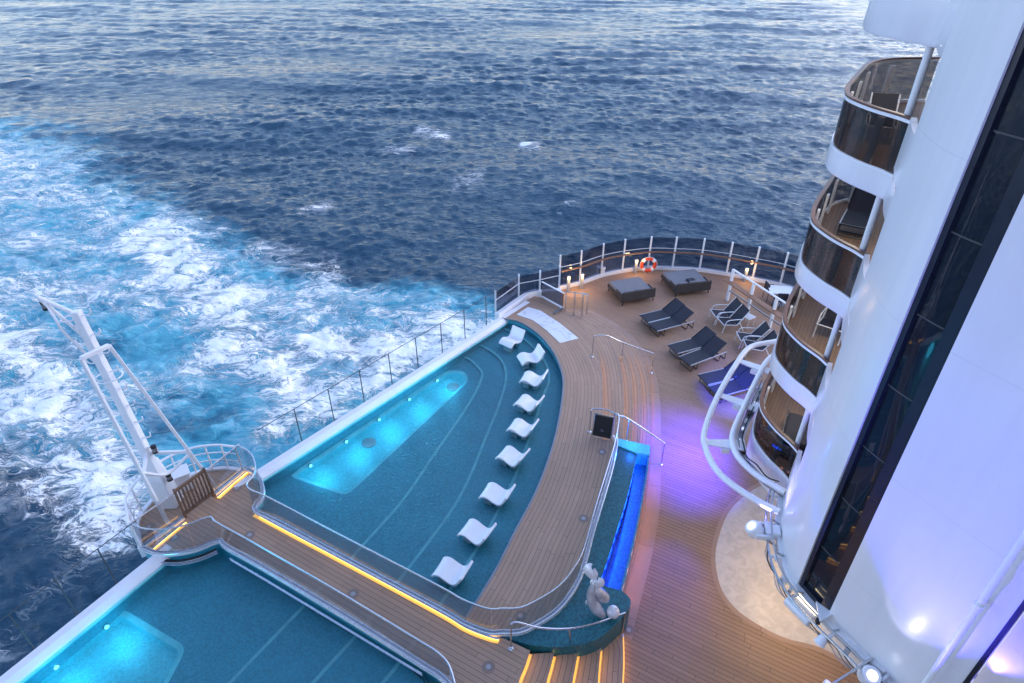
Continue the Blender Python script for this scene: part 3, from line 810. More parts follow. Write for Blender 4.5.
L2 = [smooth(GG(p, ZF[2-i]), 12) for i, p in enumerate(([(304,606),(230,683),(150,766)], [(356,636),(313,683),(230,775)], [(401,660),(383,683),(300,778)]))]
EX = smooth(GG([(440,690),(440,800),(360,880)], ZU), 12)
struct(terrace(L2[1], L2[0], ZF[2]).build('pool_terrace', MOSA)); struct(terrace(L2[2], L2[1], ZF[1]).build('pool_terrace', MOSA)); struct(terrace(EX, L2[2], ZF[0]).build('pool_terrace', MOSA))
nosing(L2[2], ZF[0], ZF[1]); nosing(L2[1], ZF[1], ZF[2]); nosing(L2[0], ZF[2], ZF[3])
struct(MB().poly(GG([(440,690),(440,800),(300,960),(0,1100),(60,1400),(520,1300),(500,900)], ZU), ZU-.008, uv_ship).build('forward_deck', TEAKU))

# ---- underwater lamps (lit in the photo) and drain covers
def pool_lamp(px, py, z, label, e=14, aim=None):
    p = G(px, py, z); t = thing('pool_light', label, 'light', p, 'lit lamps in the pool wells')
    MB().lathe(p, [(.11,-.02),(.11,.01),(.09,.02)], 16).build('rim', STEEL, t)
    MB().lathe(p+Vector((0,0,.021)), [(.085,0),(.08,.012)], 16).build('lens', CYANL, t)
    l = bpy.data.lights.new('pool_lamp', 'POINT'); l.energy = e; l.color = (.12, .80, 1.0); l.shadow_soft_size = .12
    lo = bpy.data.objects.new('pool_lamp', l); COL.objects.link(lo); lo.parent = t; lo.location = (0, 0, .30)
    return t
def well_lamps(W_px, n, inset, labs, e, f0=.1, f1=.9):
    a, b = G(*W_px[0], ZF[3]), G(*W_px[1], ZF[3]); dd = (b-a).normalized(); nn = Vector((dd.y, -dd.x, 0))
    cen = G(*W_px[2], ZF[3])
    if nn.dot(cen-a) < 0: nn = -nn
    for k in range(n):
        p = a.lerp(b, f0+(f1-f0)*k/max(1, n-1))+nn*inset
        t = thing('pool_light', labs[k], 'light', (p.x, p.y, .0), 'lit lamps in the pool wells')
        q = Matrix((dd, Vector((0,0,1)), nn)).transposed()
        c = p.copy(); c.z = .26; c -= nn*(inset-.17)
        MB().lathe(c, [(.08,-.03),(.08,.01),(.065,.02)], 16, q).build('rim', STEEL, t); MB().lathe(c, [(.06,.021),(.055,.03)], 16, q).build('lens', CYANL, t)
        l = bpy.data.lights.new('pool_lamp', 'POINT'); l.energy = e; l.color = (.05, .62, 1.0); l.shadow_soft_size = .35
        lo = bpy.data.objects.new('pool_lamp', l); COL.objects.link(lo); lo.parent = t
        lo.location = Vector((c.x, c.y, .58))+nn*.62-t.location
well_lamps([(288,476),(447,370),(400,440)], 5, .3, ['glowing cyan pool lamp in the larger pool well, '+q for q in ('nearest the bridge','second from the bridge','in the middle of the row','fourth from the bridge','farthest from the bridge')], 7.5)
well_lamps([(-70,760),(122,608),(120,690)], 3, .3, ['glowing cyan pool lamp in the smaller pool well beyond the lower left corner', 'glowing cyan pool lamp in the smaller pool well near the left edge', 'glowing cyan pool lamp in the smaller pool well near its stern corner'], 8, .3, .88)
for px, py, lab in ((369,443,'round grey drain cover in the middle of the larger pool well'), (453,387,'round grey drain cover at the far end of the larger pool well')):
    p = G(px, py, .004); t = thing('drain_cover', lab, 'drain', p, 'drain covers in the larger pool')
    MB().lathe(p, [(.24,0),(.24,.03),(.21,.04),(.0,.045)], 24).build('plate', GREYM, t)

# ------------------------------------------------------------------ water feature (podium + blue channel)
PODZ = ZU
MOSC = mosaic('channel_mosaic', (.03, .22, .34), 24, .5)
pd = thing('water_feature', 'teal mosaic podium with a long blue lit water channel between surround and lounge deck', 'fountain', G(575,600,PODZ))
IL = smooth(GG([(637,455),(632,478),(625,505),(617,530),(607,562),(599,584)], PODZ), 30)
OL = smooth(GG([(650,447),(648,470),(641,510),(633,547),(622,591)], PODZ), 30)
top = [p.copy() for p in RB if p.y < 15.6 and p.y > 8.5]
shell = [G(618,440,PODZ)] + top
end = smooth(GG([(507,638),(529,644.5),(553,647),(578,645),(598,638.5),(615,625),(627,611),(631,603),(629,597),(622,591)], PODZ), 40)
# platform top: between the railing curve and the inner line of the channel, then the rounded podium
A = resample([G(618,441,PODZ)] + [p for p in RB if p.y < G(618,441,PODZ).y and p.y > 9.9], 60)
B = resample([G(638,444,PODZ)] + IL, 60)
mm = MB(); mm.strip(A, B, 2)
mm.poly([A[-1]] + [p for p in RB if p.y < A[-1].y - .02 and p.y > 8.55] + end + [IL[-1]], PODZ)
mm.build('platform', MOSP, pd, smooth=False)
mm = MB()
for i in range(len(end)-1):
    a, b = end[i], end[i+1]; mm.add([(a.x,a.y,0.0),(b.x,b.y,0.0),(b.x,b.y,PODZ),(a.x,a.y,PODZ)], [(0,1,2,3)])
mm.build('side_wall', MOSP, pd)
sg_ = 1 if dist_to(IL, offset(OL, .3)[12]) < dist_to(IL, OL[12]) else -1
OI = offset(OL, sg_*.40)
MB().profile(OL, [(0,0),(0,PODZ+.003),(sg_*.05,PODZ+.003),(sg_*.05,.44),(sg_*.40,.42),(sg_*.40,0)]).build('outer_wall', MOSC, pd)
mm = MB(); mm.strip(setz(IL, .05), setz(OI, .05), 2)
mm.strip(IL, setz(IL, .05), 1)
q0, q1 = IL[-1], OI[-1]; mm.add([(q0.x,q0.y,.05),(q1.x,q1.y,.05),(q1.x,q1.y,PODZ),(q0.x,q0.y,PODZ)], [(0,1,2,3)])
mm.build('channel_lining', paint('blue_tile', (.02,.10,.30), .25, var=.15), pd, smooth=False)
MB().strip(setz(IL, .16), setz(OI, .16), 2).build('channel_water', CHANW, pd, smooth=False)
hb = GG([(618,440),(650,447),(649.5,456),(637,454.5)], PODZ)
MB().prism([hb[0],hb[1],hb[2],hb[3],G(616,446,PODZ)], -.02, PODZ+.06).build('head_block', MOSD, pd, bevel=.01)

# cream marble floor under the tower with its wooden border
cf = smooth(GG([(777,478),(750,492),(729,512),(718,540),(715.5,562),(721,588),(735,608),(757,624),(785,638),(830,652),(900,700)], 0), 60) + [Vector((12, 5, 0)), Vector((13.5, 14, 0))]
bd = offset(cf[:60], -.13)
if dist_to([Vector((6.5,11,0)),Vector((6.6,10.9,0))], bd[30]) < dist_to([Vector((6.5,11,0)),Vector((6.6,10.9,0))], cf[30]): bd = offset(cf[:60], .13)
struct(MB().strip(setz(cf[:60], .006), setz(bd, .006), 1, lambda p: (dist_to(cf[:60], p)+.02, nearest_s(cf[:60], p))).build('deck_border', TEAKB))
struct(MB().poly(cf, .005).build('marble_floor', CREAM, smooth=False))
# border planks at the foot of the steps and beside the channel
BO = smooth(GG([(591,310),(620,326),(642,347),(655,372),(660,400),(661,440),(660,500),(655,540),(646,580),(636,618),(632,640)], 0), 90)
BI = smooth(GG([(585,310.5),(616,328),(637.5,348),(648.5,372),(651.5,400),(652,425),(651,446),(650,470),(643,510),(635,547),(626,588),(629,610),(622,634)], 0), 90)
struct(MB().strip(setz(BI, .005), setz(BO, .005), 2, lambda p: (dist_to(BO, p)+.02, nearest_s(BO, p))).build('deck_border', TEAKB))
# white marble slab set in the surround
ms = [(516.5,314.5),(528,306.8),(540.5,310.5),(559,322.5),(578.6,338.3),(560,342.8),(547,330.5),(533,320)]
tag(MB().prism(GG(ms, ZU+.02), ZU-.02, ZU+.022).build('marble_slab', WMARB, bevel=.006), 'long white veined marble slab set in the deck beyond the pool loungers', 'slab')

# ------------------------------------------------------------------ hull under the decks
ho = [CO2[0]] + [CO2[0].lerp(CO2[1], .97)] + [p.copy() for p in reversed(smooth(GG(ARC[:7], ZU), 24))] + [CO[0].lerp(CO[1], .04), CO[1]] + offset(rail_curve, .30)[1:]
hl = thing('ship_hull', 'white hull of the ship below the stern decks', 'hull', G(200,520,0))
mm = MB()
for i in range(len(ho)-1):
    a, b = ho[i], ho[i+1]
    mm.add([(a.x,a.y,SEA_Z-2),(b.x,b.y,SEA_Z-2),(b.x,b.y,-.02),(a.x,a.y,-.02)], [(0,1,2,3)])
mm.build('plating', WHITE, hl)
# ------------------------------------------------------------------ railings
def vtop(p, h): return p+Vector((0,0,h))
def glass_rail(t, base, h, pane, pr=None, kerb_w=.12, kerb_h=.10, toprail=.02, seg=1.4, gap=.02, gl=None, mid=False, z=ZU, kerb=True, posts=None, raili=None):
    """frameless panes on a double white kerb rail with a thin metal top rail, following plan curve base"""
    L = plen(base); n = max(1, round(L/seg))
    if kerb:
        MB().profile(base, [(-kerb_w/2, z-.02), (kerb_w/2, z-.02), (kerb_w/2, z+kerb_h*.6), (-kerb_w/2, z+kerb_h*.6)]).build('kerb', WHITE, t)
        for s_ in (-1, 1): MB().tube(setz(offset(base, s_*kerb_w*.36), z+kerb_h*.66), .022, 8).build('kerb_rail', STEEL, t)
    for i in range(n):
        seg_ = sub(base, L*i/n+gap/2, L*(i+1)/n-gap/2)
        MB().wall(seg_, z+kerb_h*.5, z+h-.015, .016).build('glass_pane', gl or GLASSB, t)
    MB().tube(setz(base, z+h), toprail, 8).build('top_rail', raili or STEEL, t)
    return t

base_r = smooth(GG([(614.6,437),(616,443.7),(611.7,468),(603,498.5),(593.5,530),(581.5,574),(569.8,596.3),(556,612.5),(538,624.5),(520,633),(502,633.8),(488.7,634),(465,625),(441,611),(360,567.5),(280,524.3),(255.2,511.5),(261.5,500),(263,489.5),(257.9,477.3),(245.5,469.5)], ZU), 170)
t = thing('glass_balustrade', 'long curved glass balustrade from the blue channel round the pool and along the bridge', 'railing', base_r[60])
glass_rail(t, base_r, 1.0, None)
base_l = smooth(GG([(143,549),(157.4,554),(175.9,554),(196.4,550),(219,541.7),(227,548),(266,570),(345,617),(423,666),(440,677),(452,691),(460,720)], ZU), 110)
t = thing('glass_balustrade', 'glass balustrade on the side of the bridge beside the smaller pool', 'railing', base_l[60])
glass_rail(t, base_l, 1.0, None)
# transverse fence across the landing, left and right of the gate
t = thing('landing_fence', 'glass fence with white kerb across the landing, left of the slatted gate', 'fence', G(143,549,ZU))
glass_rail(t, smooth(GG([(143.5,548),(184,518.5)], ZU), 14), 1.0, None, seg=2)
t = thing('landing_fence', 'glass fence with white kerb across the landing, right of the slatted gate', 'fence', G(215,495,ZU))
glass_rail(t, smooth(GG([(215,495),(247,468.5)], ZU), 14), 1.0, None, seg=2)
# slatted gate
ga, gb = G(185.5,517.5,ZU), G(214,495.8,ZU); gd = (gb-ga).normalized()
t = thing('slatted_gate', 'brown wooden slatted gate in front of the white mast', 'gate', ga)
for p in (ga, gb): MB().beam(p, vtop(p, 1.12), .09, .05, up=gd).build('post', GATEW, t, bevel=.006)
for z in (.14, 1.05): MB().beam(vtop(ga, z), vtop(gb, z), .05, .09).build('crossbar', GATEW, t)
for i in range(8):
    p = ga.lerp(gb, (i+1)/9); MB().beam(vtop(p, .16), vtop(p, 1.03), .022, .085, up=Vector((-gd.y, gd.x, 0))).build('slat', GATEW, t)
# half round white tube rail round the stern landing
arc_f = smooth(GG([(141,549.5),(139,537),(137.5,526),(139.5,519),(149,505),(169.7,486.3),(198,473.3),(223,469.2),(243,471)], ZU), 60)
t = thing('tube_railing', 'white three bar tube railing round the stern landing behind the mast', 'railing', arc_f[30])
for z, r in ((1.0, .035), (.70, .022), (.40, .022)): MB().tube(setz(arc_f, ZU+z), r, 8).build('rail', WHITE, t)
for i in range(11):
    p = at_len(arc_f, plen(arc_f)*i/10); MB().tube([p, vtop(p, 1.0)], .028, 8).build('post', WHITE, t)
MB().profile(arc_f, [(-.06, ZU-.3), (.06, ZU-.3), (.06, ZU+.07), (-.06, ZU+.07)]).build('kerb', WHITE, t)

# clear glass along the aft coping of both pools
def aft_glass(P, label, n, h=1.25):
    t = thing('glass_windbreak', label, 'glass screen', P[0])
    for i in range(n):
        a = P[0].lerp(P[1], i/n+.002); b = P[0].lerp(P[1], (i+1)/n-.002)
        MB().wall([a, b], .55, .9+h, .014).build('glass_pane', GLASS, t)
    for i in range(1, n):
        a = P[0].lerp(P[1], i/n); MB().wall([a-(P[1]-P[0]).normalized()*.014, a+(P[1]-P[0]).normalized()*.014], .6, .9+h+.01, .02).build('joint', JOINT, t)
    MB().beam(setz([P[0]], .91+h)[0], setz([P[1]], .91+h)[0], .016, .016).build('top_edge', JOINT, t)
off = Vector((-d.y, d.x, 0))*(-SGN*.06)
aft_glass([CO[0]+off+d*1.2, CO[0]+off+d*((CO[1]-CO[0]).length*.91)], 'clear frameless glass screen on the stern edge of the larger pool', 9)
off2 = nrm2*(-.06)
aft_glass([CO2[0]+off2, CO2[1]+off2-d2*.4], 'clear frameless glass screen on the stern edge of the smaller pool', 7)

# tall windscreen round the lounge deck
t = thing('deck_windscreen', 'tall tinted glass windscreen with white posts and wooden handrail round the lounge deck', 'railing', rail_curve[40])
MB().profile(rail_curve, [(-.10,-.05),(.10,-.05),(.10,.16),(-.10,.16)]).build('kerb', WHITE, t)
posts = [G(x, y, 0) for x, y in RAILPX]
ss = [nearest_s(rail_curve, p) for p in posts]
for p in posts: MB().beam(p, vtop(p, 1.78), .07, .11, up=(0,1,0)).build('post', WHITE, t, bevel=.006)
rin = offset(rail_curve, .0)
for i in range(len(ss)-1):
    g = sub(rail_curve, ss[i]+.05, ss[i+1]-.05)
    MB().wall(g, .15, 1.74, .016).build('glass_pane', GLASSD, t)
inn = offset(rail_curve, -.13)
if (inn[40]-G(660,330,0)).length > (rail_curve[40]-G(660,330,0)).length: inn = offset(rail_curve, .13)
MB().profile(setz(inn, 1.0), [(-.05,.98),(.05,.98),(.05,1.03),(-.05,1.03)]).build('handrail', VARN, t, bevel=.01)
MB().tube(setz(rail_curve, 1.16), .018, 6).build('mid_rail', WHITE, t)

# lower windscreen stepping down to the pool corner
t = thing('deck_windscreen', 'low tinted glass windscreen on white posts at the far corner of the larger pool', 'railing', G(519,297,ZU))
cps = GG([(495.6,314.7),(518.7,297.5),(539.6,293.5),(559,289)], ZU)
for p in cps: MB().beam(setz([p], .6)[0], setz([p], 2.0)[0], .07, .10, up=(0,1,0)).build('post', WHITE, t, bevel=.006)
for i in range(3):
    g = [cps[i].lerp(cps[i+1], .05), cps[i].lerp(cps[i+1], .95)]
    MB().wall(g, .9, 1.9, .016).build('glass_pane', GLASSD, t)
    MB().beam(setz([cps[i]], 1.55)[0], setz([cps[i+1]], 1.55)[0], .03, .03).build('mid_rail', WHITE, t)
bw = smooth(GG([(497,317),(519,301.5),(532,294),(546,293.5),(561,292)], ZU), 30)
MB().profile(bw, [(-.11,-.3),(.11,-.3),(.11,1.02),(-.11,1.02)]).build('bulwark', WHITE, t, bevel=.02)

# small glass balustrade and gate beside the marble slab
t = thing('glass_gate', 'small glass gate with steel posts beyond the white marble slab', 'gate', G(566,307,ZU))
q = GG([(541.5,297.3),(563,309)], ZU); MB().wall(q, ZU+.1, ZU+.75, .016).build('glass_pane', GLASSD, t); MB().beam(vtop(q[0], .78), vtop(q[1], .78), .06, .03).build('top_rail', WHITE, t)
MB().beam(vtop(q[0], .05), vtop(q[1], .05), .06, .06).build('kerb', WHITE, t)
q = GG([(565,311),(574,311.8),(582,312.3)], ZU)
for i, p in enumerate(q): MB().tube([vtop(p, -.3), vtop(p, .95)], .028, 8).build('post', STEEL, t)
MB().wall([q[0], q[1]], ZU+.08, ZU+.72, .03).build('glass_pane', GLASSB, t); MB().wall([q[1], q[2]], ZU+.08, ZU+.72, .03).build('glass_pane', GLASSB, t)
q2 = GG([(565,311),(586.5,314)], ZU); MB().tube([vtop(q2[0], 0), vtop(q2[0], .95), vtop(q2[1], .95), vtop(q2[1], 0)], .03, 8).build('handrail', STEEL, t)
q = GG([(554,314.5),(563,309.5)], ZU); MB().beam(vtop(q[0], .05), vtop(q[1], .05), .08, .10).build('ramp_edge', DSTEEL, t)

# steel handrails on the steps
def handrail(label, top, feet, name='handrail'):
    t = thing(name, label, 'handrail', feet[0][0])
    MB().tube(smooth(top, 40), .024, 10).build('rail', STEEL, t)
    for a, b in feet:
        MB().tube([a, b], .02, 10).build('post', STEEL, t)
        MB().lathe(a, [(.06,0),(.06,.012),(.03,.03)], 14).build('flange', STEEL, t)
a, b, c = G(592,357,ZU), G(621,363.5,.42), G(651,373,0)
top = [vtop(a, .93), vtop(G(595,357,ZU), .98), vtop(G(606,357.5,ZU), .98), vtop(b, .97), vtop(c, .92)]
handrail('steel handrail crossing the steps below the gate and marble slab', top, [(a, vtop(a, .94)), (b, vtop(b, .95)), (c, vtop(c, .92))])
a, c = G(589.5,432,ZU), G(661,464.5,0); b = G(626,441,.7); e = G(612,436,ZU)
top = [vtop(a, .9), vtop(G(592.5,431.5,ZU), .97), vtop(G(605,433,ZU), .97), vtop(G(615,438,ZU), .97), vtop(b, .93), vtop(c, .93)]
handrail('steel handrail sloping past the head of the blue water channel', top, [(a, vtop(a, .92)), (e, vtop(e, .97)), (b, vtop(b, .93)), (c, vtop(c, .93))])
a, c = G(511,648.7,ZU), G(621.5,636,0); b = G(570.7,654.5,.38)
def on(px, py, z): return G(px, py, z)
top = [vtop(a, .97), on(517,622.3,ZU+.98), on(540.5,628,1.62), on(569.6,628.6,1.38), on(596.5,623,1.15), vtop(c, .97)]
handrail('bowed steel handrail in front of the teal podium', top, [(a, vtop(a, .97)), (b, on(569.6,628.6,1.36)), (c, vtop(c, .97))])
a, b = G(462,700,ZU), G(487,676+30,ZU)
a = G(478,712,ZU); b = G(492,706,ZU)
# dark lectern like panel in the handrail loop
t = thing('control_panel', 'black square panel standing on the surround inside the second handrail', 'panel', G(601,443,ZU))
p0, p1 = G(592,436.5,ZU), G(610.5,440.5,ZU)
MB().beam(vtop((p0+p1)/2, .34), vtop((p0+p1)/2, .36), .1, .1).build('stem', DSTEEL, t)
MB().add([vtop(p0,.06),vtop(p1,.06),vtop(p1,.80)+Vector((.06,.14,0)),vtop(p0,.80)+Vector((.06,.14,0)), vtop(p0,.06)+Vector((.01,.06,0)),vtop(p1,.06)+Vector((.01,.06,0)),vtop(p1,.80)+Vector((.07,.2,0)),vtop(p0,.80)+Vector((.07,.2,0))], [(0,1,2,3),(7,6,5,4),(0,4,5,1),(1,5,6,2),(2,6,7,3),(3,7,4,0)]).build('board', BLACK, t, bevel=.01)
MB().tube([vtop(p0, 0), vtop(p0,.86)+Vector((.06,.15,0)), vtop(p1,.86)+Vector((.06,.15,0)), vtop(p1, 0)], .016, 8).build('frame', STEEL, t)

# ------------------------------------------------------------------ mast
def vert_z(base, px, py):
    """height at which the upright over base appears at this reading"""
    r = ray(px, py); k = math.hypot(base.x, base.y)/math.hypot(r[0], r[1]); return CAM_H+k*r[2]
mb0 = G(171.5,503,ZU)
mz = 7.15; mtop = G(75.5,311,mz)
t = thing('stern_mast', 'white lattice stern mast with climbing rungs leaning over the wake', 'mast', mb0)
K = [mb0.lerp(mtop, k) for k in (0, .12, .25, 1)]
mm = MB()
for a, b, w0 in ((K[0], K[1], .62), (K[1], K[2], .46)):
    pass
vs = []; 
ax = (mtop-mb0).normalized(); sx = ax.cross(Vector((0,1,0))).normalized(); sy = sx.cross(ax)
for p, wx, wy in ((K[0], .27, .24), (K[1], .22, .20), (K[2], .15, .145), (K[2].lerp(K[3], .02), .108, .108), (K[3], .095, .095)):
    vs += [p-sx*wx-sy*wy, p+sx*wx-sy*wy, p+sx*wx+sy*wy, p-sx*wx+sy*wy]
fs = [(3,2,1,0)]
for i in range(4):
    for k in range(4): fs.append((i*4+k, i*4+(k+1) % 4, i*4+4+(k+1) % 4, i*4+4+k))
fs.append((16,17,18,19))
mm.add(vs, fs).build('column', WHITE, t, bevel=.015)
lb, lt = G(169.7,526,ZU), G(81,358.5,6.55); rb, rt = G(218,490,ZU), G(109,345.5,6.45)
for a, b in ((lb, lt), (rb, rt)): MB().beam(a, b, .085, .085).build('leg', WHITE, t, bevel=.01)
MB().beam(lt, rt, .10, .10).build('crossbar', WHITE, t, bevel=.01)
u = .235; MB().beam(mb0.lerp(mtop, .30), rb.lerp(rt, .31), .08, .08).build('crossbar', WHITE, t)
MB().beam(lb.lerp(lt, .34), mb0.lerp(mtop, .30), .08, .08).build('crossbar', WHITE, t)
cvv = [lb.lerp(lt, .36), mb0.lerp(mtop, .22)+Vector((.5,-.25,0)), rb.lerp(rt, .30)]
MB().tube(smooth(cvv, 20), .045, 8).build('ring_brace', WHITE, t)
# jib spars
jt = G(38,297.5,7.5)
MB().tube([mb0.lerp(mtop, .985), jt], .05, 8).build('spar', WHITE, t); MB().tube([mb0.lerp(mtop, .86), jt], .045, 8).build('spar', WHITE, t)
MB().tube(smooth([jt.lerp(mtop, .15), G(56,320,7.0), G(66,334.5,6.6), mb0.lerp(mtop, .72)], 24), .032, 8).build('strut', WHITE, t)
for i in range(17):
    k = .30+.68*i/16; p = mb0.lerp(mtop, k); s_ = 1 if i % 2 else -1
    q = [p+sx*s_*.12, p+sx*s_*.27, p+sx*s_*.34+ax*.05, p+sx*s_*.36+ax*.16]
    MB().tube(smooth(q, 8), .02, 6).build('rung', WHITE, t)
ring = [mb0.lerp(mtop, .97)+sx*(.24+.18*math.cos(a_*PI/8))+sy*.16*math.sin(a_*PI/8) for a_ in range(16)]
MB().tube(ring, .02, 6, closed=True).build('hoop', WHITE, t)
ring = [mb0.lerp(mtop, .70)+sx*.34*math.cos(a_*PI/8)+sy*.3*math.sin(a_*PI/8) for a_ in range(16)]
MB().tube(ring, .02, 6, closed=True).build('hoop', WHITE, t)
for (p, lab) in ((G(45,306,7.2), 'grey navigation lamp hanging from the tip of the mast spar'), (mb0.lerp(mtop, .315)-sx*.26, 'black navigation lamp halfway down the mast'), (mb0.lerp(mtop, .16)-sx*.33-sy*.05, 'black navigation lamp near the foot of the mast')):
    l = thing('navigation_lamp', lab, 'lamp', p, 'navigation lamps on the stern mast')
    MB().lathe(p, [(.04,.16),(.075,.14),(.075,.08)], 14).build('cap', BLACK, l); MB().lathe(p, [(.07,.08),(.07,-.04)], 14).build('lens', DSTEEL, l); MB().lathe(p, [(.08,-.04),(.08,-.09),(.04,-.12)], 14).build('base', BLACK, l)
    q = p+(mb0.lerp(mtop, .315)-p if 'half' in lab else (mb0.lerp(mtop, .16)-p if 'foot' in lab else jt-p))*.8
    MB().tube([vtop(p, .1), vtop(q, .1)], .025, 6).build('bracket', WHITE, l)
# locker at the foot of the mast
p = G(180,489,ZU); l = thing('deck_locker', 'small white locker behind the mast foot on the stern landing', 'locker', p)
MB().box(vtop(p, .3), (.75,.45,.6), rz=.6).build('body', WHITE, l, bevel=.03); MB().box(vtop(p, .62), (.8,.5,.05), rz=.6).build('lid', WHITE, l, bevel=.015)

# ------------------------------------------------------------------ round floor lights
spots = [(249.5,535,ZU,'by the landing rail bend'),(175,537.5,ZU,'left on the landing'),(237,488,ZU,'right on the landing'),(353,594,ZU,'halfway along the bridge'),(488.5,667,ZU,'at the head of the lower steps'),
 (520.5,616,ZU,'on the surround inside the balustrade curve'),(583.5,518.5,ZU,'on the surround beside the blue channel'),(602,452,ZU,'on the surround by the black panel'),(628.5,630,0,'at the foot of the podium handrail'),(149,527,ZU,'beyond the fence at the mast foot')]
for px, py, z, lab in spots:
    p = G(px, py, z); t = thing('floor_light', 'round flush deck light '+lab, 'deck light', p, 'round flush lights in the deck')
    MB().lathe(p, [(.15,.0),(.15,.005),(.085,.008)], 28).build('ring', paint('ring_wood', (.27,.19,.15), .5) if 'ring_wood' not in bpy.data.materials else bpy.data.materials['ring_wood'], t)
    MB().lathe(p+Vector((0,0,.008)), [(.06,0),(.055,.008),(.0,.01)], 24).build('lens', paint('frosted_lens', (.38,.38,.40), .3) if 'frosted_lens' not in bpy.data.materials else bpy.data.materials['frosted_lens'], t)
# ------------------------------------------------------------------ tower of the ship
TW = smooth([(7.02,11.45,0),(6.62,10.6,0),(6.36,9.7,0),(6.28,9.0,0),(6.40,8.45,0),(6.65,7.9,0),(7.0,7.25,0),(7.42,6.45,0),(7.95,5.6,0),(8.7,4.6,0),(10.0,3.1,0),(12.0,1.6,0),(15.0,.3,0)], 150)
ZS0 = 2.65; ZTOP = 23.0
def onwall(px, py, push=0.0):
    """where the reading falls on the upright tower wall: (point, distance along the wall)"""
    r = ray(px, py); acc = 0
    for i in range(len(TW)-1):
        a, b = TW[i], TW[i+1]
        ca = a.x*r[1]-a.y*r[0]; cb = b.x*r[1]-b.y*r[0]
        if (ca <= 0) != (cb <= 0):
            k = ca/(ca-cb); p = a.lerp(b, k); tt = p.y/r[1]
            n = (b-a).normalized(); n = Vector((n.y, -n.x, 0))
            if n.dot(p) > 0: n = -n
            q = p+n*push; q.z = CAM_H+r[2]*tt
            return q, acc+(b-a).length*k, n
        acc += (b-a).length
    raise ValueError((px, py))
s1 = onwall(800, 584)[1]; s2 = onwall(832, 610)[1]; s3 = onwall(963, 683)[1]
Ltw = plen(TW)
tw = thing('ship_tower', 'rounded white superstructure at the right with stacked balconies and a dark window strip', 'ship', (8.0, 9.0, 0))
def wallpart(sa, sb, name, m_, z0=ZS0, z1=ZTOP, th=.14, off_=0.0, n=None, parent=tw):
    P = sub(TW, sa, sb, n or max(4, int((sb-sa)/.08))); P = offset(P, off_) if off_ else P
    return MB().wall(P, z0, z1, th).build(name, m_, parent)
# which side is outside?
_o = offset(TW, .5)[40]; OUT = 1 if (_o.length < TW[40].length or _o.x < TW[40].x) else -1
s0 = nearest_s(TW, Vector((6.56, 10.38, 0)))
wallpart(s0, s1, 'wall', HULLW); wallpart(s2, s3, 'wall', HULLW)
wallpart(s3+1.6, Ltw, 'wall', HULLW)
# base lip of the wall
MB().profile(TW, [(OUT*.16, ZS0-.06), (OUT*.16, ZS0+.10), (-OUT*.05, ZS0+.10), (-OUT*.05, ZS0-.06)]).build('base_ledge', WHITE, tw, bevel=.01)
SOF = paint('soffit_white', (.7, .68, .64), .5)
MB().poly([TW[0]] + TW[1:] + [Vector((15, 17, 0)), Vector((10.5, 17.2, 0))], ZS0-.03).build('soffit', SOF, tw, smooth=False)
# inner storey wall set back under the overhang
core = smooth([(9.2,14,0),(8.3,11.5,0),(7.9,9.6,0),(8.3,8.1,0),(9.4,6.2,0),(11,4.5,0),(15,2,0)], 40)
MB().wall(core, 0, ZS0-.03, .15).build('core_wall', SOF, tw)
# tall window strip
win = wallpart(s1, s2, 'window', DARK, ZS0+.12, ZTOP, .05, -OUT*.30)
fl = sub(TW, s1, s1+.10, 4); MB().wall(offset(fl, -OUT*.03), ZS0+.1, ZTOP, .12).build('frame', DARK, win)
wR = (s2-s1)*.27
fr = sub(TW, s2-wR, s2, 6); MB().wall(offset(fr, -OUT*.03), ZS0+.1, ZTOP, .12).build('frame', DARK, win)
bs = sub(TW, s1, s2, 6); MB().wall(offset(bs, -OUT*.08), ZS0+.1, ZS0+.22, .2).build('sill', DARK, win)
def pane_mat():
    m, nt, p = mat('dark_window_glass'); p.inputs['Base Color'].default_value = (.010, .014, .022, 1); p.inputs['Roughness'].default_value = .03; p.inputs['IOR'].default_value = 1.48
    tc = N(nt, 'ShaderNodeTexCoord'); n = setin(N(nt, 'ShaderNodeTexNoise'), Scale=.5, Detail=1.0); nt.links.new(tc.outputs['Object'], n.inputs['Vector'])
    b = setin(N(nt, 'ShaderNodeBump'), Strength=.05, Distance=.2); nt.links.new(n.outputs['Fac'], b.inputs['Height']); nt.links.new(b.outputs[0], p.inputs['Normal']); return m
PANE = pane_mat()
zz = ZS0+.25; heights = [1.25, 1.45, 1.35, 1.4, 1.4, 1.4, 1.45, 1.4, 1.4, 1.4, 1.45, 1.4, 1.4, 1.4]
for hgt in heights:
    z1 = min(zz+hgt, ZTOP)
    P = offset(sub(TW, s1+.10, s2-wR, 8), -OUT*.05)
    if z1-zz > .2: MB().wall(P, zz, z1-.03, .02).build('pane', PANE, win)
    MB().wall(offset(P, OUT*.012), z1-.025, z1, .012).build('transom', JOINT, win)
    zz = z1
    if zz >= ZTOP-.1: break
# second opening at the lower right, lit violet inside
win2 = wallpart(s3, s3+.07, 'window', DARK, ZS0+.1, ZTOP, .22, -OUT*.02)
MB().wall(offset(sub(TW, s3+.06, s3+1.62, 14), -OUT*.55), ZS0, ZTOP, .06).build('recess_wall', HULLW, win2)
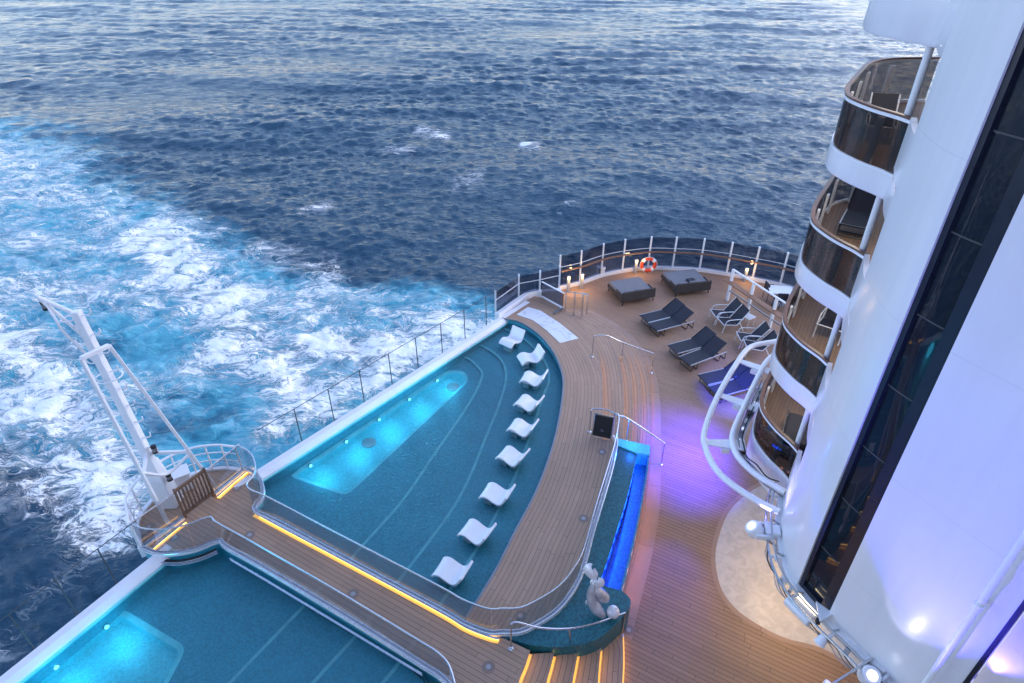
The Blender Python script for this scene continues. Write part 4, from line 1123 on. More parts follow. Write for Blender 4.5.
# pipe standing off the wall with its bracket
pb, _, n0 = onwall(930, 683, .30); pipe = thing('stand_pipe', 'white upright pipe held off the tower wall at the lower right', 'pipe', (pb.x, pb.y, ZS0))
MB().tube([(pb.x, pb.y, ZS0-.5), (pb.x, pb.y, ZTOP-1)], .055, 14).build('pipe', WHITE, pipe)
for z in (onwall(990, 598, .3)[0].z, onwall(990, 598, .3)[0].z+4):
    MB().beam((pb.x, pb.y, z), Vector((pb.x, pb.y, z))-n0*.32, .07, .07).build('bracket', WHITE, pipe)
    MB().lathe((pb.x, pb.y, z-.05), [(.075,0),(.075,.1)], 14).build('clamp', WHITE, pipe)

# forward part of the superstructure, unseen behind the viewpoint, sized to shade the near decks
fw = thing('ship_superstructure', 'unseen white forward superstructure of the ship, sized to shade the pool decks', 'ship', (0, -6, 0))
MB().box((2, -5.5, 22), (44, 3, 44)).build('wall', HULLW, fw)
# ---- balconies
BC = smooth([(7.06,11.52,0),(6.98,11.85,0),(6.80,12.3,0),(6.69,12.8,0),(6.68,13.2,0),(6.80,13.6,0),(7.12,14.25,0),(7.85,15.4,0),(8.5,16.4,0),(9.05,16.95,0),(9.7,17.2,0),(10.7,17.25,0)], 90)
LB = plen(BC)
FLOORB = teak('balcony_teak', (.30, .19, .12), .10, .08)
OUTB = -1 if offset(BC, .3)[40].x > BC[40].x else 1
PRE = [p for p in reversed(sub(TW, 0, s0, 12))][:-1]
BF = resample(PRE + BC, 110)
slab = BF + [Vector((11.6, 17.25, 0)), Vector((11.6, 13, 0)), Vector((7.6, 10.6, 0))]
for k, zb in enumerate((2.65, 5.30, 7.95, 10.60, 13.25, 15.9)):
    b = bpy.data.objects.new('balcony', bpy.data.meshes.new('balcony'))
    mm = MB(); z0 = zb-(.6 if k == 0 else .13)
    prof = [(0, zb+.52), (OUTB*.035, zb+.50), (OUTB*.035, zb+.04), (-OUTB*.02, z0)]
    FT = .29 if k < 4 else .52
    mm.prism(slab, zb-.11, zb+FT)
    mm.profile(BF, [(-OUTB*.03, zb+FT+.03), (OUTB*.03, zb+FT+.03), (OUTB*.05, zb-.08), (OUTB*.02, z0), (-OUTB*.03, z0)])
    b = mm.build('balcony', HULLW, tw)
    if k == 5: continue
    MB().poly(slab, zb+FT+.006, lambda p: (p.x*.86-p.y*.5, p.x*.5+p.y*.86)).build('floor', FLOORB, b, smooth=False)
    MB().profile(setz(BC, 0), [(-.015, zb+FT+.03), (.03, zb+FT+.03), (.03, zb+FT+.075), (-.015, zb+FT+.075)]).build('base_rail', WHITE, b)
    npn = 5
    for i in range(npn):
        MB().wall(sub(BC, LB*i/npn+.01, LB*(i+1)/npn-.01), zb+FT+.08, zb+1.31, .014).build('glass_pane', GLASSX, b)
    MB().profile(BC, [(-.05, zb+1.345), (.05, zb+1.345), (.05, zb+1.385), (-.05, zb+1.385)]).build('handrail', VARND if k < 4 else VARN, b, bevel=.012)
    MB().profile(BC, [(-.02, zb+1.285), (.045, zb+1.285), (.045, zb+1.343), (-.02, zb+1.343)]).build('under_rail', WHITE, b)
    MB().lathe((7.9, 13.4, zb+2.46), [(.11,0),(.11,.05)], 16).build('ceiling_lamp', WARM, b)
    l = bpy.data.lights.new('balcony_lamp', 'POINT'); l.energy = 15; l.color = (1, .90, .80); l.shadow_soft_size = .12
    lo = bpy.data.objects.new('balcony_lamp', l); COL.objects.link(lo); lo.location = (7.75, 13.3, zb+2.25)
    inb = offset(BC, -OUTB*.10)
    MB().wall(PRE + [BC[0]], zb+.5, zb+1.40, .10).build('low_wall', HULLW, b)
    for s_ in (.10, .24, .37, .52, .68, .84):
        p = at_len(inb, plen(inb)*s_); a_ = (at_len(inb, plen(inb)*s_+.05)-p); rz = math.atan2(a_.y, a_.x)
        MB().box((p.x, p.y, zb+.30+.46), (.15, .055, .92), rz=rz).build('post', WHITE, b, bevel=.008)
    p = G(908, 113, 11.98); MB().tube([(7.15, 11.88, zb+.3), (7.15, 11.88, zb+2.55)], .068, 16).build('pillar', WHITE, b)
    # glazed partition between cabin and balcony
    MB().beam((7.05, 10.95, zb+1.55), (10.4, 16.6, zb+1.55), .03, 2.05).build('glass_door', PANE, b)
    for f in (0.02, .26, .5, .75): 
        q = Vector((7.05, 10.95, 0)).lerp(Vector((10.4, 16.6, 0)), f); MB().box((q.x, q.y, zb+1.56), (.05, .07, 2.07), rz=1.06).build('door_frame', GREYM, b)
MB().wall([Vector((11.4, 13, 0)), Vector((11.4, 17.1, 0))], 0, ZTOP, .2).build('side_wall', HULLW, tw)

# ---- ring of white tubes round the lowest balcony
t = thing('curved_tube_guard', 'pair of thick white curved tubes sweeping round the lowest balcony', 'guard rail', G(735,470,2.9))
o1 = smooth(GG([(800,333),(777,341),(750.6,347),(735,366),(716,400),(704.5,432),(706,449),(715,468),(730,483),(754,499),(779,512)], 2.9), 70)
o2 = smooth(GG([(790,345),(769,359),(758.5,376),(745,405),(734,430),(732.8,443),(739,458),(757.6,475.6),(785,492)], 2.95), 70)
MB().tube(o1, .085, 14).build('outer_tube', WHITE, t); MB().tube(o2, .085, 14).build('inner_tube', WHITE, t)
for f, w_ in ((.30, .35), (.50, .40), (.72, .45)):
    a = at_len(o1, plen(o1)*f); bq = min(o2, key=lambda q: (q-a).length + 0*q.x)
    dd = (bq-a).normalized(); sd = Vector((-dd.y, dd.x, 0))
    bb = bq+dd*.35
    MB().prism([a+sd*.10, a-sd*.10, bb-sd*w_*.5, bb+sd*w_*.5], 2.86, 2.90).build('bracket_plate', WHITE, t, bevel=.006)
    MB().box(tuple(vtop(bq.lerp(a, .25), -.16)), (.42, .22, .16), rz=math.atan2(dd.y, dd.x)+PI/2).build('junction_box', WHITE, t, bevel=.02)
# cable tray under the tubes
ct = offset(o2, .0); t = thing('cable_tray', 'grey cable tray with hanging wiring between the tube guard and the balcony skirt', 'cable tray', o2[40])
c2 = [p+Vector((.24, .02, -.12)) for p in o2[22:66]]
MB().profile(c2, [(-.11, 2.70), (.11, 2.70), (.11, 2.73), (-.11, 2.73)]).build('tray', GREYM, t)
for i in range(9):
    p = c2[3+i*4]; MB().box((p.x+random.uniform(-.05,.05), p.y+random.uniform(-.05,.05), 2.80), (random.uniform(.10,.22), random.uniform(.08,.14), random.uniform(.08,.16)), rz=random.uniform(0, 3)).build('junction_box', random.choice([WHITE, GREYM, BLACK, STEEL]), t, bevel=.01)
MB().tube([p+Vector((.05, .0, .08+.05*math.sin(i*.9))) for i, p in enumerate(c2)], .018, 6).build('cable', BLACK, t)
MB().tube([p+Vector((-.06, .0, .07+.04*math.sin(i*.7+1))) for i, p in enumerate(c2)], .015, 6).build('cable', DSTEEL, t)

# ---- lighting rail along the foot of the tower wall
rl = offset(TW[:118], OUT*.38); rl2 = offset(TW[:118], OUT*.30)
t = thing('lighting_rail', 'thin twin pipe lighting rail running along the foot of the tower wall', 'rail', rl[30])
MB().tube(setz(rl, ZS0+.05), .028, 8).build('pipe', STEEL, t); MB().tube(setz(rl2, ZS0+.22), .022, 8).build('pipe', GREYM, t)
for i in range(3, 114, 9):
    MB().beam((rl[i].x, rl[i].y, ZS0+.05), (TW[i].x, TW[i].y, ZS0+.05), .05, .05).build('bracket', WHITE, t)
    MB().beam((rl2[i].x, rl2[i].y, ZS0+.22), (TW[i].x, TW[i].y, ZS0+.05), .03, .03).build('bracket', GREYM, t)
for i in range(8, 110, 7):
    p = rl2[i]; MB().box((p.x+random.uniform(-.04,.04), p.y, ZS0+.12), (.10, .07, random.uniform(.08,.2)), rz=i).build('connector', random.choice([WHITE, GREYM, BLACK, STEEL]), t, bevel=.008)
for kk in range(3):
    MB().tube([Vector((rl[i].x+.04*math.sin(i*.8+kk), rl[i].y+.04*math.cos(i*.7+kk*2), ZS0-.02-.05*kk+.03*math.sin(i*.5+kk))) for i in range(2, 116)], .012, 6).build('cable', (BLACK, DSTEEL, GREYM)[kk], t)
# moving head lamps
def spot(name, loc, target, e, ang, col, blend=.5, r=.06, parent=None):
    l = bpy.data.lights.new(name, 'SPOT'); l.energy = e; l.spot_size = math.radians(ang); l.spot_blend = blend; l.color = col; l.shadow_soft_size = r
    o = bpy.data.objects.new(name, l); COL.objects.link(o)
    dv = Vector(target)-Vector(loc); q = dv.to_track_quat('-Z', 'Y'); o.rotation_euler = q.to_euler(); o.location = Vector(loc)
    if parent: o.parent = parent; o.location = Vector(loc)-parent.location
    return o
def moving_head(p, aim, label, lens=COOL, s=1.0, base_dir=Vector((1,0,0))):
    t = thing('moving_head_light', label, 'stage light', p, 'stage lights on the lighting rail')
    dv = Vector(aim).normalized(); q = dv.to_track_quat('Z', 'Y').to_matrix()
    bd_ = base_dir.normalized()
    MB().box(p+bd_*.34*s, (.30*s, .26*s, .20*s), rz=math.atan2(bd_.y, bd_.x)).build('base', WHITE, t, bevel=.03)
    for k in (-1, 1):
        sd = bd_.cross(Vector((0,0,1)))*k*.17*s; MB().beam(p+sd+bd_*.3*s, p+sd-bd_*.02*s, .06*s, .14*s).build('yoke_arm', WHITE, t, bevel=.02)
    MB().lathe(p, [(.05*s,-.20*s),(.12*s,-.17*s),(.165*s,-.08*s),(.175*s,.02*s),(.165*s,.10*s),(.14*s,.15*s)], 24, q).build('head', WHITE, t)
    MB().lathe(p, [(.085*s,.15*s),(.08*s,.162*s),(.0,.165*s)], 20, q).build('lens', lens, t)
    return t
p = G(755, 530, 2.75); moving_head(p, (-.6,.1,.75), 'white moving head stage light over the cream marble, nearest the tube guard', base_dir=Vector((1,-.15,0)), s=1.15)
p = G(869, 676, 2.75); mh2 = moving_head(p, (-.1,-.45,.9), 'white moving head stage light at the lower right edge of the picture', base_dir=Vector((.9,.6,0)), s=1.15)
# small par lamps
for (px, py), lab in (((784,581), 'small white par lamp on the rail beside the window strip foot'), ((822,640), 'small white par lamp on the rail beyond the floodlight'), ((781,549), 'small grey par lamp on the rail below the moving head')):
    p = G(px, py, 2.55); t = thing('par_lamp', lab, 'stage light', p, 'par lamps on the lighting rail')
    ax_ = Vector((-.5,-.3,-.8)).to_track_quat('Z', 'Y').to_matrix()
    MB().lathe(p, [(.06,-.14),(.09,-.10),(.11,.06),(.125,.10)], 18, ax_).build('can', WHITE if 'white' in lab else GREYM, t); MB().lathe(p, [(.11,.10),(.105,.104)], 18, ax_).build('lens', DSTEEL, t)
    MB().beam(p, (rl[min(range(len(rl)), key=lambda i: (rl[i]-p).to_2d().length)].x, rl[min(range(len(rl)), key=lambda i: (rl[i]-p).to_2d().length)].y, 2.7), .03, .05).build('bracket', STEEL, t)
# floodlight
pa, pbb = G(788,598,2.6), G(812,622,2.6); fd = (pbb-pa).normalized(); fn = Vector((-fd.y, fd.x, 0)); fn = fn if fn.x > 0 else -fn
t = thing('floodlight', 'long white floodlight with a glowing warm slot below the window strip', 'stage light', pa)
MB().beam(pa, pbb, .30, .20).build('housing', WHITE, t, bevel=.05)
MB().beam(pa.lerp(pbb, .18)+fn*.19+Vector((0,0,.10)), pa.lerp(pbb, .95)+fn*.19+Vector((0,0,.10)), .07, .07).build('lens', HOT, t)
MB().beam(pa.lerp(pbb, .15)+fn*.34, pbb+fn*.34, .22, .18).build('rear_housing', GREYM, t, bevel=.03)
for k in (.3, .7): MB().beam(pa.lerp(pbb, k)+fn*.1, pa.lerp(pbb, k)+fn*.62, .05, .05).build('bracket', STEEL, t)
tri = [onwall(816,601,.42)[0], onwall(834,613,.42)[0], onwall(820,621,.42)[0]]
tz = 2.95
tp = GG([(816,601),(834,613.5),(820,621)], tz); tag(MB().prism(tp, tz-.03, tz).build('bracket_plate', WHITE, bevel=.006), 'white triangular bracket plate at the foot of the window strip', 'bracket')
# cord in the violet recess
cp = onwall(998, 640, -.1)[0]; t = thing('hanging_cord', 'black cord with a connector hanging in the violet lit opening', 'cord', cp)
ctop = onwall(1001, 610, -.05)[0]
MB().tube([vtop(ctop, .25), ctop, cp, vtop(cp, -1.0)], .012, 6).build('cord', BLACK, t); MB().lathe(ctop.lerp(cp, .3), [(.02,-.09),(.035,-.05),(.035,.05),(.02,.09)], 10).build('connector', BLACK, t)

# ------------------------------------------------------------------ lamps that are lit in the photo
VIO = (.06, .035, 1.0); BLU = (.04, .06, 1.0)
tz_ = vtop(at_len(o1, plen(o1)*.42), -.2)
PL = 1.0
spot('violet_lamp', tz_, G(688,440,0), 900*PL, 78, VIO, 1.0)
spot('violet_lamp', vtop(at_len(o1, plen(o1)*.52), -.2), G(690,470,0), 700*PL, 80, (.07,.04,1.0), 1.0)
spot('violet_lamp', vtop(at_len(o1, plen(o1)*.36), -.2), G(735,395,0), 900*PL, 50, BLU, .9)
spot('violet_lamp', vtop(at_len(o1, plen(o1)*.62), -.2), G(662,592,0), 190*PL, 40, VIO, 1.0)
# uplights washing the tower wall
def uplight(px, py, push, aim, e, ang, col, label, blend=.3):
    p, s_, n = onwall(px, py, push); a = onwall(*aim, 0)[0]
    t = thing('uplight', label, 'stage light', p, 'uplights at the foot of the tower')
    dv = (a-p).normalized(); q = dv.to_track_quat('Z', 'Y').to_matrix()
    MB().lathe(p-dv*.12, [(.07,-.16),(.09,-.12),(.11,.04)], 18, q).build('can', WHITE, t); MB().lathe(p-dv*.12, [(.10,.04),(.09,.045)], 18, q).build('lens', emit('blue_lens', (.45,.45,1), .4) if 'blue_lens' not in bpy.data.materials else bpy.data.materials['blue_lens'], t)
    MB().beam(p-dv*.2, p-dv*.2-n*(push), .04, .04).build('bracket', STEEL, t)
    spot('wall_wash', p, a, e, ang, col, blend, .05, t)
UPL = 1.0
# ------------------------------------------------------------------ end of tower
# ------------------------------------------------------------------ pool loungers (in water chaises)
def chaise_proto():
    prof = smooth([(0,0,.26),(.05,0,.34),(.20,0,.43),(.37,0,.43),(.58,0,.34),(.74,0,.30),(.85,0,.35),(.95,0,.48),(1.03,0,.63),(1.08,0,.73)], 40)
    prof = [(p.x, p.z) for p in prof]
    W = .37; th = .085; vs = []; fs = []
    cols = [-1, -.92, -.6, 0, .6, .92, 1]
    n = len(prof)
    for side in (0, 1):
        for i, (x, z) in enumerate(prof):
            a = prof[max(i-1, 0)]; b = prof[min(i+1, n-1)]; dx, dz = b[0]-a[0], b[1]-a[1]; l = math.hypot(dx, dz)
            nx, nz = -dz/l, dx/l
            for c in cols:
                dip = .018*(1-c*c)
                o = (-dip if side == 0 else -th+(.02 if abs(c) > .95 else 0))
                vs.append((x+nx*o, c*W, z+nz*o))
    m = len(cols)
    for side in (0, 1):
        for i in range(n-1):
            for k in range(m-1):
                a = side*n*m+i*m+k; q = (a, a+1, a+m+1, a+m); fs.append(q if side else q[::-1])
    o = n*m
    for i in range(n-1):
        for k in (0, m-1): a = i*m+k; fs.append((a, a+m, o+a+m, o+a))
    for i in (0, n-1):
        for k in range(m-1): a = i*m+k; fs.append((a, a+1, o+a+1, o+a))
    return MB().add(vs, fs)
PLG = [((437.6,564),(465.6,567)), ((463,524.4),(489.9,528.3)), ((484,488),(509.6,488.5)), ((501.3,450),(523.7,451.3)), ((512,422.8),(532.9,421.3)), ((519,398),(538.4,397)), ((523.3,375),(543.6,371.5)), ((519.7,358),(541.3,345.8)), ((503.8,343.7),(520,325))]
PLL = ['white pool chaise closest to the bridge balustrade', 'second white pool chaise from the bridge balustrade', 'third white pool chaise from the bridge balustrade', 'fourth white pool chaise from the bridge balustrade', 'middle one of the nine white pool chaises', 'fourth white pool chaise from the marble slab', 'third white pool chaise from the marble slab', 'second white pool chaise from the marble slab', 'farthest white pool chaise, in the pool corner beside the marble slab']
for i, ((a, b), lab) in enumerate(zip(PLG, PLL)):
    zb = ZF[0]+.02
    A = G(a[0], a[1], zb+.38); B = G(b[0], b[1], zb+.74)
    if i == 0:
        r0 = thing('pool_chaise', lab, 'pool lounger', (0,0,0), 'white chaises standing in the shallow pool ledge')
        chaise_proto().build('seat', CHAISE, r0, bevel=.012, ang=60)
        MB().box((.28, 0, .06), (.30, .42, .30)).box((.70, 0, .04), (.20, .42, .2)).build('base', CHAISE, r0, bevel=.03)
        o = r0
    else: o = copy_tree(r0)
    o['label'] = lab
    dv = (B-A); ang = math.atan2(dv.y, dv.x)
    c = (A+B)/2; L_ = 1.62; mid = Vector((math.cos(ang), math.sin(ang), 0))*.56
    o.scale = (.82, .86, .9)
    o.location = (c.x-mid.x*.82, c.y-mid.y*.82, zb); o.rotation_euler = (0, 0, ang)

# ------------------------------------------------------------------ sun loungers
def lounger_proto():
    r = thing('sun_lounger', '', 'sun lounger', (0,0,0), 'dark sling sun loungers on the lounge deck')
    W = .31
    MB().prism([(0,-W),(1.15,-W),(1.15,W),(0,W)], .345, .365).build('seat', SLING, r, bevel=.008)
    a = math.radians(34); ca, sa = math.cos(a), math.sin(a)
    vs = [(1.15+s*ca-t_*sa, y, .365+s*sa+t_*ca) for s in (0, .80) for t_ in (-.02, 0) for y in (-W, W)]
    MB().add(vs, [(0,1,3,2),(4,6,7,5),(0,4,5,1),(2,3,7,6),(0,2,6,4),(1,5,7,3)]).build('backrest', SLING, r, bevel=.008)
    for s in (-1, 1):
        MB().beam((0,s*.335,.335), (1.92,s*.335,.335), .035, .05).build('side_rail', GREYM, r, bevel=.006)
        MB().beam((1.15,s*.325,.36), (1.15+.80*ca,s*.325,.36+.80*sa), .03, .04).build('back_rail', DARK, r, bevel=.006)
    MB().beam((.0,-.33,.345), (.0,.33,.345), .04, .04).build('foot_bar', DARK, r)
    for x0, x1 in ((.12, .30), (1.55, 1.80)):
        MB().tube([(x0+.1,-.33,.33),(x0,-.33,.02),(x0,.33,.02),(x0+.1,.33,.33)], .018, 8).build('leg', DARK, r)
        MB().tube([(x1+.08,-.33,.33),(x1+.10,-.33,.02),(x1+.10,.33,.02),(x1+.08,.33,.33)], .018, 8).build('leg', DARK, r)
    for s in (-1, 1): MB().tube([(1.72,s*.28,.36),(1.15+.5*ca,s*.28,.345+.5*sa)], .012, 6).build('stay', DSTEEL, r)
    return r
LG = [((644,318.5),(676,302.5),'dark sun lounger nearest the left daybed, far one of its pair'), ((652.6,327),(685.5,310),'dark sun lounger in front of the daybeds, near one of its pair'),
      ((672.7,349),(708,331),'dark sun lounger in the middle of the lounge deck, far one of its pair'), ((684.5,361),(718.5,340),'dark sun lounger in the middle of the lounge deck, near one of its pair'),
      ((703,379.5),(740,362),'dark sun lounger beside the white tube guard, far one of its pair'), ((713.5,391.5),(751,372.5),'sun lounger lit bright blue behind the white tube guard')]
for i, (a, b, lab) in enumerate(LG):
    A = G(a[0], a[1], .36); B = G(b[0], b[1], .80)
    o = lounger_proto() if i == 0 else copy_tree(r1)
    if i == 0: r1 = o
    o['label'] = lab; dv = B-A; ang = math.atan2(dv.y, dv.x); o.location = (A.x, A.y, .003); o.rotation_euler = (0,0,ang)

# ------------------------------------------------------------------ low armchairs
def arm_proto():
    r = thing('deck_armchair', '', 'armchair', (0,0,0), 'low white framed armchairs on the lounge deck')
    W = .29
    vs = [(x, y, z) for (x, z) in ((0,.42),(.62,.33)) for t_ in (0,) for y in (-W, W)] + [(x, y, z-.02) for (x, z) in ((0,.42),(.62,.33)) for y in (-W, W)]
    MB().add(vs, [(0,1,3,2),(4,6,7,5),(0,4,5,1),(2,3,7,6),(0,2,6,4),(1,5,7,3)]).build('seat', SLING, r, bevel=.006)
    vs = [(x, y, z) for (x, z) in ((.62,.34),(1.08,.98)) for y in (-W, W)] + [(x+.02, y, z-.015) for (x, z) in ((.62,.34),(1.08,.98)) for y in (-W, W)]
    MB().add(vs, [(0,1,3,2),(4,6,7,5),(0,4,5,1),(2,3,7,6),(0,2,6,4),(1,5,7,3)]).build('backrest', SLING, r, bevel=.006)
    for s in (-1, 1):
        y = s*.32
        MB().tube(smooth([(.0,y,.0),(.06,y,.30),(.12,y,.56),(.30,y,.62),(.85,y,.60)], 24), .018, 8).build('armrest', WHITE, r)
        MB().tube([(0,y,.42),(.62,y,.33),(1.08,y,.985)], .017, 8).build('side_frame', WHITE, r)
        MB().tube([(.72,y,.46),(.98,y,.0)], .018, 8).build('leg', WHITE, r)
    MB().tube([(0,-.32,.42),(0,.32,.42)], .017, 8).build('front_bar', WHITE, r)
    MB().tube([(1.08,-.32,.985),(1.08,.32,.985)], .014, 8).build('top_bar', DARK, r)
    return r
AC = [((716,312.8),(736,301),'white framed armchair at the left of the counter, far one of its pair'), ((723.5,320.8),(743,308),'white framed armchair at the left of the counter, near one of its pair'),
      ((742.6,336),(763.5,325),'white framed armchair nearer the tower, far one of its pair'), ((749.5,344),(771.5,333.5),'white framed armchair partly hidden by the white tube guard')]
for i, (a, b, lab) in enumerate(AC):
    A = G(a[0], a[1], .42); B = G(b[0], b[1], .97)
    o = arm_proto() if i == 0 else copy_tree(r2)
    if i == 0: r2 = o
    o['label'] = lab; dv = B-A; ang = math.atan2(dv.y, dv.x); c = (A+B)/2-Vector((math.cos(ang), math.sin(ang), 0))*.54
    o.location = (c.x, c.y, .003); o.rotation_euler = (0,0,ang)

# ------------------------------------------------------------------ daybeds
def daybed_proto():
    r = thing('daybed', '', 'daybed', (0,0,0), 'square wicker daybeds on the lounge deck')
    a, b = .98, .92
    MB().box((0,0,.27), (2*a, 2*b, .16)).build('frame', WICKER, r, bevel=.02)
    MB().box((0,.06,.42), (2*a-.10, 2*b-.20, .16)).build('mattress', CUSH, r, bevel=.045)
    MB().box((0,-b+.05,.50), (2*a, .09, .34)).build('backrest', WICKER, r, bevel=.03)
    for s in (-1, 1): MB().box((s*(a-.04),-b*.55,.44), (.08, .8, .2)).build('side_panel', WICKER, r, bevel=.03)
    for x in (-.55, 0.1): MB().box((x,-b+.22,.56), (.55, .16, .20)).build('pillow', CUSH, r, bevel=.06)
    for x in (-1, 1):
        for y in (-1, 1): MB().tube([(x*(a-.06), y*(b-.06), 0), (x*(a-.10), y*(b-.10), .22)], .03, 8).build('leg', DARK, r)
    return r
DB = [((623.5,307),(654.4,301.5),'square wicker daybed on the left, with pale grey mattress'), ((676,297.7),(709,293.8),'square wicker daybed on the right, with a dark cushion on its mattress')]
for i, (a, b, lab) in enumerate(DB):
    A, B = G(a[0], a[1], 0), G(b[0], b[1], 0); dv = B-A; ang = math.atan2(dv.y, dv.x)
    o = daybed_proto() if i == 0 else copy_tree(r3)
    if i == 0: r3 = o
    o['label'] = lab; c = (A+B)/2+Vector((-math.sin(ang), math.cos(ang), 0))*.86
    sc_ = dv.length/1.84
    o.location = (c.x, c.y, .003); o.rotation_euler = (0,0,ang); o.scale = (sc_, sc_, 1.0)
    if i == 1: 
        k = G(691,280.5,.56); tag(MB().box(k, (.42,.34,.14), rz=.3).build('cushion', CUSHD, bevel=.06), 'dark cushion lying on the right daybed', 'cushion')

# ------------------------------------------------------------------ table with chairs
tc_ = G(781,290,.74); t = thing('dining_table', 'white square table near the windscreen behind the balcony', 'table', (tc_.x, tc_.y, 0))
MB().box((tc_.x, tc_.y, .735), (1.05,.8,.04), rz=-.15).build('tabletop', WHITE, t, bevel=.01); MB().tube([(tc_.x,tc_.y,.02),(tc_.x,tc_.y,.72)], .045, 12).build('pedestal', DSTEEL, t); MB().lathe((tc_.x,tc_.y,0), [(.28,0),(.28,.02),(.06,.04)], 20).build('foot', DSTEEL, t)
def chair_proto():
    r = thing('dining_chair', '', 'chair', (0,0,0), 'dark chairs at the white table')
    MB().box((0,0,.44), (.46,.46,.05)).build('seat', SLING, r, bevel=.015); MB().box((-.24,0,.68), (.05,.46,.42)).build('backrest', SLING, r, bevel=.015)
    for s in (-1, 1): MB().tube([(-.2,s*.25,.64),(.2,s*.25,.64),(.22,s*.25,.42)], .016, 8).build('armrest', DARK, r)
    for x in (-.2, .2):
        for y in (-.2, .2): MB().tube([(x,y,.42),(x*1.1,y*1.1,0)], .015, 6).build('leg', DARK, r)
    return r
for i, (px, py, rz, lab) in enumerate(((771,291,0.1,'dark chair left of the white table'), (780,299.5,1.5,'dark chair in front of the white table'), (788,302,1.9,'dark chair in front of the white table, half hidden by the balcony'))):
    p = G(px, py, .45); o = chair_proto() if i == 0 else copy_tree(r4)
    if i == 0: r4 = o
    o['label'] = lab; o.location = (p.x, p.y, .003); o.rotation_euler = (0,0,rz)

# ------------------------------------------------------------------ white fence with a wooden counter
f0, f1 = G(727,300.5,0), G(790,345,0); fdv = (f1-f0); fl_ = fdv.length; fu = fdv.normalized(); fnn = Vector((fu.y, -fu.x, 0)); fnn = fnn if fnn.y < 0 else -fnn
t = thing('counter_screen', 'white post and rail screen carrying a long wooden counter beside the armchairs', 'counter', f0)
for k in (0, 1.35, 2.75, 4.15):
    p = f0+fu*k; MB().beam(p, vtop(p, 1.62), .11, .11, up=fu).build('post', WHITE, t, bevel=.008)
MB().beam(vtop(f0, 1.60), vtop(f0+fu*4.3, 1.60), .07, .06).build('top_rail', WHITE, t)
MB().beam(vtop(f0-fu*.25, 1.02)+fnn*.12, vtop(f0+fu*4.6, 1.02)+fnn*.12, .30, .045).build('counter', VARN, t, bevel=.01)
MB().beam(vtop(f0-fu*.1, .55), vtop(f0+fu*4.4, .55), .05, .05).build('lower_rail', DSTEEL, t)
# stools and side table below the counter
p = f0+fu*2.05+fnn*.62; t = thing('side_table', 'small low side table with white frame between the armchair pairs', 'side table', p)
MB().box(vtop(p, .45), (.46,.46,.03), rz=.6).build('tabletop', WHITE, t, bevel=.006)
for a_ in range(4): q = Vector((.2*(1 if a_ in (0, 3) else -1), .2*(1 if a_ < 2 else -1), 0)); q.rotate(Matrix.Rotation(.6, 3, 'Z')); MB().tube([p+q, vtop(p+q, .44)], .016, 6).build('leg', WHITE, t)

# ------------------------------------------------------------------ lifebuoy, bollard lights
lp = G(648,263.5,.42)+Vector((0,-.12,0)); t = thing('lifebuoy', 'orange lifebuoy with white bands hung on the windscreen', 'lifebuoy', lp)
R_ = .33; ctr = lp
MB().tube([ctr+Vector((R_*math.cos(a_*PI/20), 0, R_*math.sin(a_*PI/20))) for a_ in range(40)], .085, 12, closed=True).build('ring', RED, t)
for q in range(4):
    a0 = PI/4+q*PI/2
    MB().tube([ctr+Vector((R_*math.cos(a0+k*.06), 0, R_*math.sin(a0+k*.06))) for k in range(-4, 5)], .089, 12).build('band', WHITE, t)
MB().tube([ctr+Vector(((R_+.1)*math.cos(a_*PI/20), -.03, (R_+.1)*math.sin(a_*PI/20))) for a_ in range(40)], .012, 6, closed=True).build('rope', WHITE, t)
for px, py, hz, lab in ((635,273.5,.78,'short bollard lamp left of the lifebuoy'), (581.5,288.5,.8,'short bollard lamp near the glass gate'), (568,291,.8,'short bollard lamp at the windscreen corner behind the glass gate'), (744,281.5,.75,'short bollard lamp behind the counter screen')):
    p = G(px, py, 0); t = thing('bollard_light', lab, 'bollard light', p, 'bollard lamps along the windscreen')
    MB().box(vtop(p, hz*.4), (.12,.12,hz*.8), rz=.3).build('post', GREYM, t, bevel=.008); MB().box(vtop(p, hz*.88), (.10,.10,hz*.12), rz=.3).build('lens', WARM, t); MB().box(vtop(p, hz*.97), (.13,.13,.05), rz=.3).build('cap', GREYM, t, bevel=.006)
    l = bpy.data.lights.new('bollard_lamp', 'POINT'); l.energy = 7; l.color = (1, .62, .26); l.shadow_soft_size = .1
    lo = bpy.data.objects.new('bollard_lamp', l); COL.objects.link(lo); lo.parent = t; lo.location = (0, -.22, hz*.9)
p = G(600.5,275.5,0); t = thing('deck_box', 'small white box at the foot of a windscreen post left of the daybeds', 'box', p)
MB().box(vtop(p, .22), (.36,.26,.44)).build('body', WHITE, t, bevel=.02); MB().box(vtop(p, .46), (.40,.30,.05)).build('lid', WHITE, t, bevel=.01)

